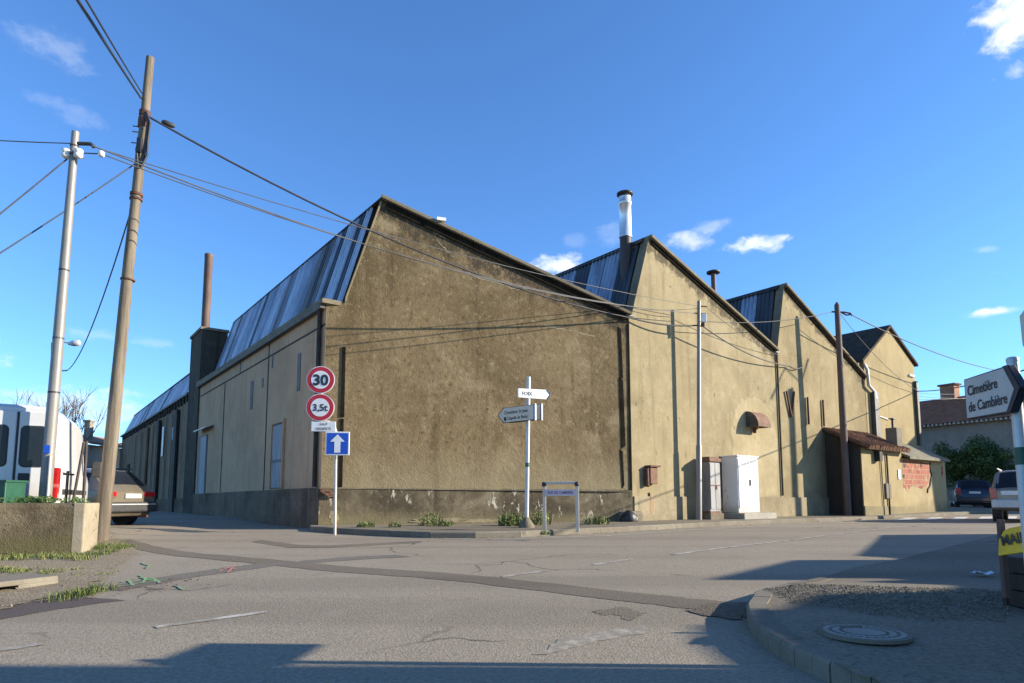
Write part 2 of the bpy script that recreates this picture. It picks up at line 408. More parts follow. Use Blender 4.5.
class MB:
    def __init__(s):
        s.v, s.f, s.sm = [], [], []

    def add(s, vs, fs, smooth=False):
        o = len(s.v)
        s.v += [Vector(p) for p in vs]
        for f in fs:
            s.f.append([o + i for i in f])
            s.sm.append(smooth)
        return s

    def box(s, c, size, ex=(1, 0, 0), ey=(0, 1, 0), ez=(0, 0, 1)):
        c, ex, ey, ez = Vector(c), Vector(ex), Vector(ey), Vector(ez)
        a, b, d = (x / 2 for x in size)
        vs = [c + ex * (i * a) + ey * (j * b) + ez * (k * d) for k in (-1, 1) for j in (-1, 1) for i in (-1, 1)]
        return s.add(vs, [(0, 2, 3, 1), (4, 5, 7, 6), (0, 1, 5, 4), (2, 6, 7, 3), (0, 4, 6, 2), (1, 3, 7, 5)])

    def prism(s, poly, vec, cap=True):
        poly = [Vector(p) for p in poly]
        vec = Vector(vec)
        n = len(poly)
        vs = poly + [p + vec for p in poly]
        fs = [(i, (i + 1) % n, n + (i + 1) % n, n + i) for i in range(n)]
        if cap:
            fs += [tuple(range(n))[::-1], tuple(range(n, 2 * n))]
        return s.add(vs, fs)

    def tube(s, pts, r, n=8, caps=True, smooth=True):
        pts = [Vector(p) for p in pts]
        rs = r if isinstance(r, (list, tuple)) else [r] * len(pts)
        vs, fs = [], []
        t0 = (pts[1] - pts[0]).normalized()
        a = t0.orthogonal().normalized()
        for i, p in enumerate(pts):
            if i == 0:
                t = pts[1] - pts[0]
            elif i == len(pts) - 1:
                t = pts[-1] - pts[-2]
            else:
                t = pts[i + 1] - pts[i - 1]
            t.normalize()
            a = (a - t * a.dot(t))
            a = a.normalized() if a.length > 1e-6 else t.orthogonal().normalized()
            b = t.cross(a)
            for k in range(n):
                w = 2 * math.pi * k / n
                vs.append(p + (a * math.cos(w) + b * math.sin(w)) * rs[i])
        for i in range(len(pts) - 1):
            for k in range(n):
                fs.append((i * n + k, i * n + (k + 1) % n, (i + 1) * n + (k + 1) % n, (i + 1) * n + k))
        s.add(vs, fs, smooth)
        if caps:
            m = len(pts) - 1
            s.add([vs[k] for k in range(n)][::-1], [tuple(range(n))])
            s.add([vs[m * n + k] for k in range(n)], [tuple(range(n))])
        return s

    def lathe(s, c, prof, n=16, ax=(0, 0, 1), smooth=True):
        c, ax = Vector(c), Vector(ax).normalized()
        a = ax.orthogonal().normalized()
        b = ax.cross(a)
        vs, fs = [], []
        for (r, h) in prof:
            for k in range(n):
                w = 2 * math.pi * k / n
                vs.append(c + ax * h + (a * math.cos(w) + b * math.sin(w)) * r)
        for i in range(len(prof) - 1):
            for k in range(n):
                fs.append((i * n + k, i * n + (k + 1) % n, (i + 1) * n + (k + 1) % n, (i + 1) * n + k))
        s.add(vs, fs, smooth)
        s.add([vs[k] for k in range(n)][::-1], [tuple(range(n))])
        s.add([vs[(len(prof) - 1) * n + k] for k in range(n)], [tuple(range(n))])
        return s

    def build(s, name, mat, parent=None, local=False, bevel=0.0, recalc=True, angle=None):
        me = bpy.data.meshes.new(name)
        o = bpy.data.objects.new(name, me)
        COL.objects.link(o)
        vs = s.v
        M = Matrix.Identity(4)
        if parent is not None:
            o.parent = parent
            M = XF.get(parent.name, Matrix.Identity(4))
            if not local:
                Mi = M.inverted()
                vs = [Mi @ p for p in vs]
        XF[o.name] = M
        me.from_pydata([tuple(p) for p in vs], [], s.f)
        me.polygons.foreach_set('use_smooth', s.sm)
        if recalc:
            bm = bmesh.new()
            bm.from_mesh(me)
            bmesh.ops.recalc_face_normals(bm, faces=bm.faces)
            bm.to_mesh(me)
            bm.free()
        me.materials.append(MT[mat] if isinstance(mat, str) else mat)
        if bevel:
            md = o.modifiers.new('bevel', 'BEVEL')
            md.width = bevel
            md.segments = 2
            md.limit_method = 'ANGLE'
            md.angle_limit = rad(40)
        if angle:
            me.polygons.foreach_set('use_smooth', [True] * len(me.polygons))
            me.set_sharp_from_angle(angle=rad(angle))
        me.update()
        return o


def tag(o, label=None, cat=None, group=None, kind=None):
    if label:
        o['label'] = label
    if cat:
        o['category'] = cat
    if group:
        o['group'] = group
    if kind:
        o['kind'] = kind
    return o


def thing(name, loc, label, cat, group=None, rz=0.0):
    o = bpy.data.objects.new(name, None)
    COL.objects.link(o)
    o.location = loc
    o.rotation_euler = (0, 0, rz)
    XF[o.name] = Matrix.Translation(Vector(loc)) @ Matrix.Rotation(rz, 4, 'Z')
    return tag(o, label, cat, group)


def struct(o):
    o['kind'] = 'structure'
    return o


def text_mesh(name, body, size, origin, ex, ey, mat, parent, align='LEFT', bold=0.0, off=0.004, local=False, width=None):
    cu = bpy.data.curves.new(name, 'FONT')
    cu.body = body
    cu.size = size
    cu.align_x = align
    cu.offset = bold
    cu.resolution_u = 3
    tmp = bpy.data.objects.new(name + '_tmp', cu)
    COL.objects.link(tmp)
    dg = bpy.context.evaluated_depsgraph_get()
    me = bpy.data.meshes.new_from_object(tmp.evaluated_get(dg))
    vs = [Vector(v.co) for v in me.vertices]
    fs = [list(p.vertices) for p in me.polygons]
    bpy.data.objects.remove(tmp)
    bpy.data.meshes.remove(me)
    ex, ey, origin = Vector(ex), Vector(ey), Vector(origin)
    nz_ = ex.cross(ey)
    k = 1.0
    if width and vs:
        w0 = max(v.x for v in vs) - min(v.x for v in vs)
        k = width / w0
    b = MB()
    b.add([origin + ex * v.x * k + ey * v.y + nz_ * off for v in vs], fs)
    return b.build(name, mat, parent, local=local, recalc=False)


def sheet(name, pts, up, mat, step=0.5, upf=None, skirt=0.0):
    """flat outline laid on the ground, cut into a grid that follows it"""
    bm = bmesh.new()
    bm.faces.new([bm.verts.new((p[0], p[1], 0)) for p in pts])
    xs = [p[0] for p in pts]
    ys = [p[1] for p in pts]
    for ax, lo, hi in ((0, min(xs), max(xs)), (1, min(ys), max(ys))):
        k = math.ceil(lo / step) * step
        while k < hi:
            co = [0, 0, 0]
            no = [0, 0, 0]
            co[ax] = k
            no[ax] = 1
            bmesh.ops.bisect_plane(bm, geom=bm.verts[:] + bm.edges[:] + bm.faces[:], plane_co=co, plane_no=no)
            k += step
    bmesh.ops.triangulate(bm, faces=[f for f in bm.faces if len(f.verts) > 4])
    for v in bm.verts:
        u = up if upf is None else upf(v.co.x, v.co.y)
        v.co.z = zg(v.co.x, v.co.y) + u
    bmesh.ops.recalc_face_normals(bm, faces=bm.faces)
    if sum(f.normal.z for f in bm.faces) < 0:
        bmesh.ops.reverse_faces(bm, faces=bm.faces)
    if skirt:
        be = [e for e in bm.edges if len(e.link_faces) == 1]
        r = bmesh.ops.extrude_edge_only(bm, edges=be)
        for v in r['geom']:
            if isinstance(v, bmesh.types.BMVert):
                v.co.z -= skirt
    me = bpy.data.meshes.new(name)
    bm.to_mesh(me)
    bm.free()
    o = bpy.data.objects.new(name, me)
    COL.objects.link(o)
    me.materials.append(MT[mat])
    XF[o.name] = Matrix.Identity(4)
    return struct(o)


def ribbon(pts, w0, w1=None):
    """outline of a strip of given width along a 2D polyline"""
    pts = [Vector((p[0], p[1])) for p in pts]
    n = len(pts)
    a, b = [], []
    for i, p in enumerate(pts):
        t = (pts[min(i + 1, n - 1)] - pts[max(i - 1, 0)]).normalized()
        nn = Vector((-t.y, t.x))
        w = w0 if w1 is None else w0 + (w1 - w0) * i / (n - 1)
        a.append(p + nn * w / 2)
        b.append(p - nn * w / 2)
    return a + b[::-1]


def wob(pts, n=4, amp=.03):
    """roughen a polyline"""
    out = []
    for i in range(len(pts) - 1):
        p, q = Vector(pts[i][:2]), Vector(pts[i + 1][:2])
        for k in range(n):
            out.append(p.lerp(q, k / n) + Vector((uni(-amp, amp), uni(-amp, amp))))
    out.append(Vector(pts[-1][:2]))
    return out


G2 = lambda *ps: [gnd(*p) for p in ps]

# ================================================================== THE GROUND
xs = [-900, -400, -200, -120, -80, -55, -40] + [x * .5 for x in range(-60, 91)] + [60, 80, 120, 200, 400, 900]
ys = [-300, -120, -60, -30, -15] + [y * .5 for y in range(-12, 141)] + [80, 100, 140, 220, 400, 900]
mb = MB()
nx, ny = len(xs), len(ys)
mb.add([(x, y, zg(x, y)) for y in ys for x in xs],
       [(j * nx + i, j * nx + i + 1, (j + 1) * nx + i + 1, (j + 1) * nx + i) for j in range(ny - 1) for i in range(nx - 1)], True)
struct(mb.build('road', 'road', recalc=False))

# building grid: origin at the corner where the two street walls meet, T along the sunlit wall, N out of it
BC = Vector((3.65, 19.8, 0))
BT = Vector((.8017, .5978, 0))
BN = Vector((.5978, -.8017, 0))
WL_ = 8.59                                               # width of the first bay along T
UZ = Vector((0, 0, 1))


def P(t, s, z=0.0):
    return BC + BT * t + BN * s + UZ * z


LC = Vector((-4.97, 17.0, 0))                            # corner with the side street
BT1 = (BC - LC).normalized()
BN1 = Vector((BT1.y, -BT1.x, 0))


def P1(u, s, z=0.0):
    return LC + BT1 * u + BN1 * s + UZ * z


def up_f(x, y):
    return .115 - .02 * sstep(26, 34, y)


# pavement in front of the building, with its kerb
kerb_px = [(312, 531.5), (345, 534), (390, 536.5), (430, 538), (475, 538), (520, 537), (560, 535), (600, 533), (650, 530), (700, 527), (770, 523.7)]
kerb = [Vector((p.x, p.y)) for p in G2(*kerb_px)]
kerb += [P(t_k, s_k).to_2d() for t_k, s_k in ((8.5, 1.98), (11, 1.95), (15, 2.0), (20, 2.3), (25, 2.8))]
front_pave = kerb + [ P(26, -1).to_2d(), P(14, -1).to_2d(), P(0.3, -.6).to_2d(), P1(4, -.3).to_2d(), P1(-.25, -.2).to_2d()]
upf_front = lambda x, y: .115
sheet('pavement', front_pave, .115, 'pave', .5, skirt=.14)


def kerb_run(name, line, up, wdt=.16, stone=1.0, face=.13):
    b = MB()
    pts = [Vector((p[0], p[1])) for p in line]
    # resample to stones
    segs = []
    acc_ = [pts[0]]
    for i in range(len(pts) - 1):
        L_ = (pts[i + 1] - pts[i]).length
        n = max(1, round(L_ / stone))
        for k in range(1, n + 1):
            acc_.append(pts[i].lerp(pts[i + 1], k / n))
    for i in range(len(acc_) - 1):
        p, q = acc_[i], acc_[i + 1]
        t = (q - p).normalized()
        nn = Vector((-t.y, t.x))
        p2, q2 = p + t * .002, q - t * .002
        dz = uni(-.002, .002)
        zs = [zg(*v) + (up(*v) if callable(up) else up) + dz for v in (p2, q2)]
        o1, i1 = p2 - nn * .02, p2 + nn * (wdt - .02)
        o2, i2 = q2 - nn * .02, q2 + nn * (wdt - .02)
        vs = []
        for (o_, i_, z) in ((o1, i1, zs[0]), (o2, i2, zs[1])):
            oo = o_ + (i_ - o_) * .12
            vs += [(o_.x, o_.y, z - face - .03), (o_.x, o_.y, z - .025), (oo.x, oo.y, z), (i_.x, i_.y, z), (i_.x, i_.y, z - face)]
        b.add(vs, [(0, 1, 6, 5), (1, 2, 7, 6), (2, 3, 8, 7), (3, 4, 9, 8), (4, 3, 2, 1, 0), (5, 6, 7, 8, 9)])
    return struct(b.build(name, 'kerb'))


kerb_run('kerb', kerb, .125)

# corner pavement at the near right, raised at the corner and flush further along
rk_px = [(905, 700), (872, 692), (833, 683), (798, 667), (771, 651), (752, 631), (750, 618), (757, 604), (788, 589.5), (820, 580), (853, 569), (899, 560.5), (945, 549), (1000, 535.5), (1090, 521)]
rk = [Vector((p.x, p.y)) for p in G2(*rk_px)]


def up_r(x, y):
    return .125 - .105 * sstep(6.3, 8.0, y)


right_pave = rk + [Vector((26, 22)), Vector((26, -4)), Vector((1.9, -4))]
sheet('pavement', right_pave, .1, 'pave', .2, upf=up_r, skirt=.2)
kerb_run('kerb', wob([v for v in rk[::-1]][5:], 2, .008), lambda x, y: up_r(x, y) + .008, .17, .8, .16)
# concrete round the inspection cover, gravel, and broken edge
con = [(p.x, p.y) for p in G2((772, 622, .14), (860, 622, .14), (905, 631, .14), (985, 652, .14), (1010, 690, .14), (900, 690, .14), (846, 665, .14), (800, 643, .14), (776, 630, .14))]
sheet('concrete_apron', wob(con + [con[0]], 4, .03)[:-1], .1, 'pave', .2, upf=lambda x, y: up_r(x, y) + .004)
gr = [(p.x, p.y) for p in G2((768, 604, .13), (800, 596, .12), (860, 603, .12), (905, 608, .12), (1000, 610, .12), (1000, 633, .13), (920, 627, .13), (862, 617, .13), (800, 617, .13), (772, 614, .13))]
grw = wob(gr + [gr[0]], 5, .05)[:-1]


def inside(pt, poly):
    x, y = pt
    c = False
    j = len(poly) - 1
    for i in range(len(poly)):
        xi, yi = poly[i][0], poly[i][1]
        xj, yj = poly[j][0], poly[j][1]
        if (yi > y) != (yj > y) and x < (xj - xi) * (y - yi) / (yj - yi) + xi:
            c = not c
        j = i
    return c


def stones(name, poly, n, r0, r1, upf, mat):
    b = MB()
    x0, x1 = min(p[0] for p in poly), max(p[0] for p in poly)
    y0, y1 = min(p[1] for p in poly), max(p[1] for p in poly)
    k = 0
    tries = 0
    while k < n and tries < n * 20:
        tries += 1
        x, y = uni(x0, x1), uni(y0, y1)
        if not inside((x, y), poly):
            continue
        r = uni(r0, r1) * (1 if rnd() < .9 else 1.6)
        c = Vector((x, y, zg(x, y) + upf(x, y) + r * .3))
        a = Matrix.Rotation(uni(0, 6), 3, 'Z') @ Matrix.Rotation(uni(0, 6), 3, 'X')
        vs = [c + a @ (Vector(v) * r * uni(.7, 1.2)) for v in ((1, 0, 0), (-1, 0, 0), (0, 1, 0), (0, -1, 0), (0, 0, .7), (0, 0, -.7))]
        b.add(vs, [(0, 2, 4), (2, 1, 4), (1, 3, 4), (3, 0, 4), (2, 0, 5), (1, 2, 5), (3, 1, 5), (0, 3, 5)])
        k += 1
    return tag(b.build(name, mat, recalc=False), kind='stuff')


MT['pebble'] = simple('pebble', (.24, .205, .15), (.10, .085, .06), 14, .85, bump=0, world_pos=True)
stones('gravel', wob([Vector((gc_.x, gc_.y)) for gc_ in G2((762, 602), (800, 592), (880, 598), (1010, 604), (1010, 640), (900, 634), (800, 620))], 3, .05), 5200, .003, .011, lambda x, y: up_r(x, y) + .01, 'pebble')

# verge at the left
verge_px = [(-140, 640), (-60, 622), (0, 611), (42, 600), (75, 592.5), (92, 584), (108, 577), (118, 566), (136, 556), (131, 548), (121, 541), (112, 532), (84, 524), (60, 522), (-140, 540)]
verge = [(p.x, p.y) for p in G2(*verge_px)]
vw = wob(verge + [verge[0]], 5, .05)[:-1]
sheet('verge', vw, .012, 'dirt', .4)
stones('gravel', vw, 900, .004, .013, lambda x, y: .012, 'pebble')


def road_sheet(name, px, up, mat, amp=.02, n=5):
    pts = [(p.x, p.y) for p in G2(*px)]
    w = wob(pts + [pts[0]], n, amp)[:-1]
    return sheet(name, w, up, mat, .5)


# old service trench across the junction and other repairs
tr = [(p.x, p.y) for p in G2((118, 540), (140, 546.5), (165, 551.5), (200, 556), (256, 561), (330, 568), (400, 573), (480, 580), (560, 589), (640, 598), (700, 605), (760, 611))]
sheet('trench_repair', ribbon(wob(wob(tr, 4, .03), 3, .014), .38, .50), .004, 'trench', .5)
road_sheet('asphalt_patch', [(300, 562), (256, 569), (190, 578), (120, 591), (104, 590), (112, 585.5), (180, 574), (256, 564)], .004, 'newpatch')
road_sheet('asphalt_patch', [(300, 561), (340, 557.5), (395, 555), (412, 557), (360, 559.5), (300, 564.5)], .004, 'newpatch')
road_sheet('asphalt_patch', [(-60, 640), (-60, 617), (0, 608), (42, 600.5), (80, 597), (125, 600.5), (60, 609), (0, 620)], .004, 'redpatch')
road_sheet('asphalt_patch', [(260, 540), (300, 545), (330, 545.5), (420, 541), (420, 543), (330, 548), (290, 548), (250, 542)], .003, 'trench')
road_sheet('asphalt_patch', [(590, 611), (620, 607), (643, 612), (640, 617), (625, 620), (618, 614), (600, 616)], .003, 'pave', .05)
road_sheet('asphalt_patch', [(706, 604), (770, 602), (758, 607), (752, 617), (735, 620), (690, 614)], .008, 'graveldark', .05)
road_sheet('road_scrape', [(560, 640), (535, 656), (560, 652), (600, 641), (650, 632), (645, 626), (600, 632)], .004, 'scrape', .025)

# painted lines
for i, (x0, y0, x1, y1, wd, mt) in enumerate([(156, 627.5, 267, 612, .09, 'line'), (-30, 655, 44, 644, .09, 'line'), (502, 577, 546, 571, .09, 'lineworn'), (594, 565, 634, 559, .09, 'lineworn'),
                                              (672, 554.8, 790, 540.5, .10, 'line'), (792, 540.2, 884, 528.5, .10, 'lineworn'), (396, 621, 470, 611, .07, 'lineworn') if False else (885, 528.3, 935, 522, .10, 'lineworn')]):
    a, b = gnd(x0, y0), gnd(x1, y1)
    sheet('road_marking', ribbon(wob([a.lerp(b, kk / 8) for kk in range(9)], 2, .012), wd), .006, mt)
el_ = [(p.x, p.y) for p in G2((440, 538.8), (470, 539.6), (520, 539), (545, 538.2))]
sheet('road_marking', ribbon(el_, .10), .005, 'line')
el_ = [(p.x, p.y) for p in G2((546, 538), (605, 536), (640, 533.5), (700, 529.5), (770, 525.5), (850, 521))]
sheet('road_marking', ribbon(el_, .16), .005, 'lineworn')
# zebra crossing
for k in range(7):
    c_ = Vector((13.9, 23.9)) + Vector((.965, .26)) * (1.3 * k)
    w_, l_ = Vector((.965, .26)) * .65, Vector((.62, .785)) * 3.0
    sheet('crossing_stripe', [c_, c_ + w_, c_ + w_ + l_, c_ + l_], .010, 'zebra')
# survey paint
for (mt, strokes) in (('greenpaint', [((120, 583), (140, 578), (158, 582)), ((118, 587), (148, 583), (168, 580)), ((140, 576), (146, 580), (140, 584)), ((128, 581), (133, 586)), ((150, 578), (160, 584)), ((142, 563), (150, 566), (146, 569)), ((176, 586), (184, 590)), ((216, 570), (226, 566))]),
                      ('redpaint', [((219, 572), (230, 567)), ((221, 567.5), (236, 570)), ((226, 573), (236, 566))])):
    for st in strokes:
        pts = [(p.x, p.y) for p in G2(*st)]
        sheet('paint_mark', ribbon(wob(pts, 3, .02), .034), .009, mt)
# kerb slab over a drain slot at the left
a, b = gnd(0, 593), gnd(58, 584)
slab = thing('drain_inlet', gnd(30, 590), 'concrete drain inlet with a dark slot below at the grassy left roadside', 'drain')
t_ = (b - a)
t_.z = 0
t_.normalize()
n_ = Vector((-t_.y, t_.x, 0))
m_ = MB()
a2 = a - t_ * 2.0
m_.prism([a2 + UZ * .045, a2 + n_ * .6 + UZ * .05, b + n_ * .5 + UZ * .045, b + UZ * .035], (0, 0, .06))
m_.build('cover_slab', 'kerb', slab, bevel=.012)
m_ = MB()
for (f0, f1) in ((.84, 1.0),):
    p0, p1 = a2.lerp(b, f0), a2.lerp(b, f1)
    m_.prism([p0, p0 + n_ * .4, p1 + n_ * .4, p1], (0, 0, .042))
m_.build('support_block', 'kerb', slab)
m_ = MB()
m_.prism([a2 + n_ * .3 - UZ * .02, a2 + n_ * .36 - UZ * .02, b + n_ * .36 - UZ * .02, b + n_ * .3 - UZ * .02], (0, 0, .06))
m_.build('slot_back', 'black', slab)

# ================================================================== THE WAREHOUSE
wh = thing('warehouse', LC, 'long brown rendered warehouse with saw tooth roofs filling the street corner', 'warehouse')


def up_normal(dt, dz, along):
    """stain line helper: plane through a roof edge; returns normal pointing down into the wall"""
    e = Vector(along) * dt + UZ * dz
    e.normalize()
    horiz = Vector(along)
    n = Vector((horiz.x * e.z, horiz.y * e.z, -math.hypot(e.x, e.y)))
    # perpendicular to e within the wall plane
    n = n - e * n.dot(e)
    return n.normalized()


def stain(pa, pb, wid, col):
    along = (pb - pa)
    dz = along.z
    al = Vector((along.x, along.y, 0))
    dt = al.length
    al.normalize()
    n = up_normal(dt, dz, al)
    if n.z > 0:
        n = -n
    return (n, n.dot(pa), wid, col)


DARK1 = (.045, .036, .024)
MT['wall1'] = plaster('weathered_brown_render', (.205, .147, .075), (.092, .063, .030), (.325, .252, .145), .62, .75, .85, 1.0, spk=12.0,
                      lines=[stain(P1(1.42, 0, 9.0), P1(9.06, 0, 6.35), .62, (.050, .040, .027))], grain=8, pal=.62, low=(.9, 2.6, (.27, .222, .128)))
MT['wall2'] = plaster('yellow_render', (.310, .250, .142), (.180, .143, .080), (.41, .345, .220), .6, .65, .32, .5,
                      lines=[stain(P(1.0, 0, 9.1), P(8.2, 0, 6.3), .36, (.075, .06, .038))], grain=14, low=(.2, 1.1, (.33, .29, .19)), pal=.35)
MT['wall3'] = plaster('grey_yellow_render', (.295, .236, .130), (.165, .128, .067), (.385, .318, .19), .65, .65, .32, .5,
                      lines=[stain(P(8.95, 0, 9.1), P(15.3, 0, 6.1), .32, (.075, .06, .038))], grain=14, pal=.3)
MT['plinth1'] = plaster('mossy_plinth', (.150, .120, .074), (.050, .040, .026), (.27, .225, .145), .9, .85, .5, .7, low=(.1, .5, (.20, .17, .09)), grain=8, pal=.6, peel=(.52, .48, .39))
MT['plinth2'] = plaster('pale_plinth', (.32, .265, .165), (.16, .13, .075), (.42, .36, .25), .7, .6, .35, .5, grain=12)
MT['plinth3'] = plaster('street_plinth', (.165, .122, .082), (.055, .041, .028), (.28, .215, .15), .9, .8, .4, .5, grain=8)

TH = .32
# gable walls
q = MB()
q.prism([P1(0, 0, -.2), P1(9.063, 0, -.2), P1(9.063, 0, 6.47), P1(1.42, 0, 9.10), P1(.47, 0, 6.10), P1(0, 0, 6.04)], -BN1 * TH)
gw1 = q.build('gable_wall', 'wall1', wh)
gw1['label'] = 'dark brown rendered gable wall at the junction'
q = MB()
q.prism([P(0.0, .002, -.2), P(8.2, .002, -.2), P(8.2, .002, 6.42), P(1.0, .002, 9.21), P(.12, .002, 6.47), P(0, .002, 6.47)], -BN * TH)
gw2 = q.build('gable_wall', 'wall2', wh)
q = MB()
q.prism([P(8.2, -.012, -.2), P(15.3, -.012, -.2), P(15.3, -.012, 6.2), P(8.95, -.012, 9.21), P(8.27, -.012, 6.42), P(8.2, -.012, 6.42)], -BN * TH)
gw3 = q.build('gable_wall', 'wall3', wh)
# street wall at the left, in two heights
S0 = -2.91                                               # s of the corner with the side street
TL = -WL_


def PL(k, inn, z=0.0):
    """k metres along the side street from the corner, inn metres into the building"""
    return P(TL + inn, S0 - k, z)


q = MB()
q.prism([PL(.0, 0, -.3), PL(0, 0, 6.0), PL(15.7, 0, 6.0), PL(15.7, 0, -.3)], BT * TH)
sw1 = q.build('side_wall', 'sidewall', wh)
q = MB()
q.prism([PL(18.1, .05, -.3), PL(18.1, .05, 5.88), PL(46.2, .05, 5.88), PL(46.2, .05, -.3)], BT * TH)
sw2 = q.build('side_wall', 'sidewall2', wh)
q = MB()
q.prism([PL(46.2, .05, -.3), PL(46.2, .05, 5.88), PL(46.2, .9, 7.7), PL(46.2, 8.6, 5.4), PL(46.2, 8.6, -.3)], -BN * -TH)
q.build('end_wall', 'sidewall2', wh)
# plinths
q = MB()
q.prism([P1(-.05, .06, -.2), P1(9.03, .06, -.2), P1(9.03, .06, 1.02), P1(9.03, .0, 1.06), P1(-.05, 0, 1.10), P1(-.05, .06, 1.06)][:4] + [P1(-.05, .06, 1.07)], -BN1 * .05)
pl1 = q.build('plinth', 'plinth1', wh)
q = MB()
q.prism([P1(-.05, .072, 1.05), P1(9.0, .072, 1.0), P1(9.0, .072, 1.03), P1(-.05, .072, 1.085)], -BN1 * .07)
q.build('plinth_ledge', 'coping', wh)
q = MB()
q.prism([P(.04, .05, -.2), P(.04, .05, .86), P(15.2, .05, .82), P(15.2, .05, -.2)], -BN * .045)
q.build('plinth', 'plinth2', wh)
q = MB()
q.prism([PL(-.02, -.07, -.3), PL(-.02, -.07, 1.08), PL(15.7, -.07, 1.0), PL(15.7, -.07, -.3)], BT * .065)
q.prism([PL(18.1, -.03, -.3), PL(18.1, -.03, .8), PL(46, -.03, .6), PL(46, -.03, -.3)], BT * .065)
q.build('plinth', 'plinth3', wh)


# peeling white patches on the plinth
def blob(mbb, fn, cx, cz, w, h, off, n=12, jag=.35):
    pts = []
    for k in range(n):
        a = 2 * math.pi * k / n
        r = 1 - jag * rnd()
        pts.append(fn(cx + math.cos(a) * w / 2 * r, off, cz + math.sin(a) * h / 2 * r))
    ctr = fn(cx, off, cz)
    mbb.add([ctr] + pts, [(0, 1 + k, 1 + (k + 1) % n) for k in range(n)])


for (u, z, w, h) in ((3.2, .20, 2.2, .16), (4.3, .18, 1.6, .13), (5.4, .2, 1.2, .12), (.35, .3, .3, .5), (7.6, .2, 1.2, .14)):
    q = MB()
    blob(q, P1, u, z, w, h, .0632, 26, .5)
    q.build('damp_render_patch', 'plinth2', pl1, recalc=False)
# cracked, repaired seams in the render of the first gable
for line in ([(2.85, 8.42), (2.95, 8.2), (3.05, 8.05), (3.35, 7.8), (3.6, 7.55), (4.0, 7.25), (4.3, 7.12), (4.6, 7.10), (5.0, 7.02), (5.4, 6.93), (5.7, 6.98)], [(2.95, 8.35), (3.2, 8.2), (3.22, 7.95)],
             [(6.2, 5.95), (7.0, 5.83), (7.9, 5.72)]):
    q = MB()
    pts2 = wob([Vector(p) for p in line], 4, .025)
    a_, b_ = [], []
    for i, p in enumerate(pts2):
        w = uni(.006, .03)
        a_.append(P1(p[0], .004, p[1] + w))
        b_.append(P1(p[0], .004, p[1] - w))
    n = len(a_)
    q.add(a_ + b_, [(i, i + 1, n + i + 1, n + i) for i in range(n - 1)])
    MT.setdefault('seam', simple('repair_mortar', (.30, .25, .16), (.20, .155, .085), 9, .9, world_pos=True))
    q.build('render_crack', 'seam', gw1, recalc=False)
# pale re-rendered area round the vent on the sunlit wall
MT['rerender'] = plaster('pale_repair_render', (.375, .305, .178), (.26, .205, .11), (.49, .42, .285), .8, .5, .2, .35, grain=14)
q = MB()
ol = [(5.2, .86), (5.05, 1.8), (5.2, 2.6), (5.1, 3.2), (5.35, 3.9), (5.8, 4.35), (6.6, 4.5), (7.4, 4.3), (7.9, 3.7), (7.95, 2.2), (7.9, 1.4), (7.95, .86)]
ol = wob([Vector(p) for p in ol + [ol[0]]], 4, .06)[:-1]
ctr = P(6.6, .006, 2.3)
q.add([ctr] + [P(p[0], .006, p[1]) for p in ol], [(0, 1 + k, 1 + (k + 1) % len(ol)) for k in range(len(ol))])
q.build('repair_render', 'rerender', gw2, recalc=False)


# coping and flashing along the gables
def verge(pts, fn, s_front, name='coping', h=.10, d=.46, mat='coping'):
    q = MB()
    poly = [fn(t, s_front, z) for (t, z) in pts] + [fn(t, s_front, z + h) for (t, z) in pts[::-1]]
    nn = BN1 if fn is P1 else BN
    q.prism(poly, -nn * d)
    return q.build(name, mat, wh, bevel=.01)


verge([(1.38, 9.12), (9.08, 6.46)], P1, .15)
verge([(.47, 6.05), (1.40, 9.06)], P1, .03, h=.17, d=.34, mat='wall2')
verge([(1.0, 9.22), (8.17, 6.44)], P, .15)
verge([(.1, 6.47), (1.0, 9.22)], P, .025, h=.06, d=.34)
verge([(8.95, 9.22), (15.35, 6.2)], P, .14)
verge([(8.25, 6.44), (8.95, 9.22)], P, .02, h=.06, d=.34)


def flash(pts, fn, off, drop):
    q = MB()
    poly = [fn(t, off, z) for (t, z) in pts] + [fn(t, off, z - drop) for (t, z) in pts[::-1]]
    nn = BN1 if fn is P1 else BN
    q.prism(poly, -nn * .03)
    return q.build('flashing', 'tar_shade', wh)


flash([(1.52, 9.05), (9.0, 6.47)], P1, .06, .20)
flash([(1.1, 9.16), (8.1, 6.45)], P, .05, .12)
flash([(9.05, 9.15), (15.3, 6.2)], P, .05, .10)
# white repair tile on the first coping
q = MB()
q.box(P1(3.05, .12, 8.70), (.26, .2, .09), BT1, BN1, UZ)
q.build('patch_tile', 'white', wh)


# roofs: long gentle slopes and steep clad faces
def slope(pts, s0s, s1, name='roof', th=.12, mat='slate'):
    (ta, za), (tb, zb) = pts
    q = MB()
    a0, b0 = P(ta, s0s[0], za), P(tb, s0s[1], zb)
    a1, b1 = P(ta, s1, za), P(tb, s1, zb)
    q.add([a0, b0, b1, a1, a0 - UZ * th, b0 - UZ * th, b1 - UZ * th, a1 - UZ * th],
          [(0, 1, 2, 3), (7, 6, 5, 4), (0, 4, 5, 1), (2, 6, 7, 3), (1, 5, 6, 2), (0, 3, 7, 4)])
    return q.build(name, mat, wh)


fr = lambda t: .3388 * t - .28
rf1 = slope([(-7.22, 9.18), (.0, 6.5)], (fr(-7.22), fr(0)), -18)
rf1b = slope([(-7.70, 7.80), (.0, 5.6)], (-18.6, -18.6), -49)
rf2 = slope([(1.0, 9.24), (8.2, 6.48)], (-.25, -.25), -40)
rf3 = slope([(8.95, 9.24), (15.3, 6.24)], (-.25, -.25), -40)


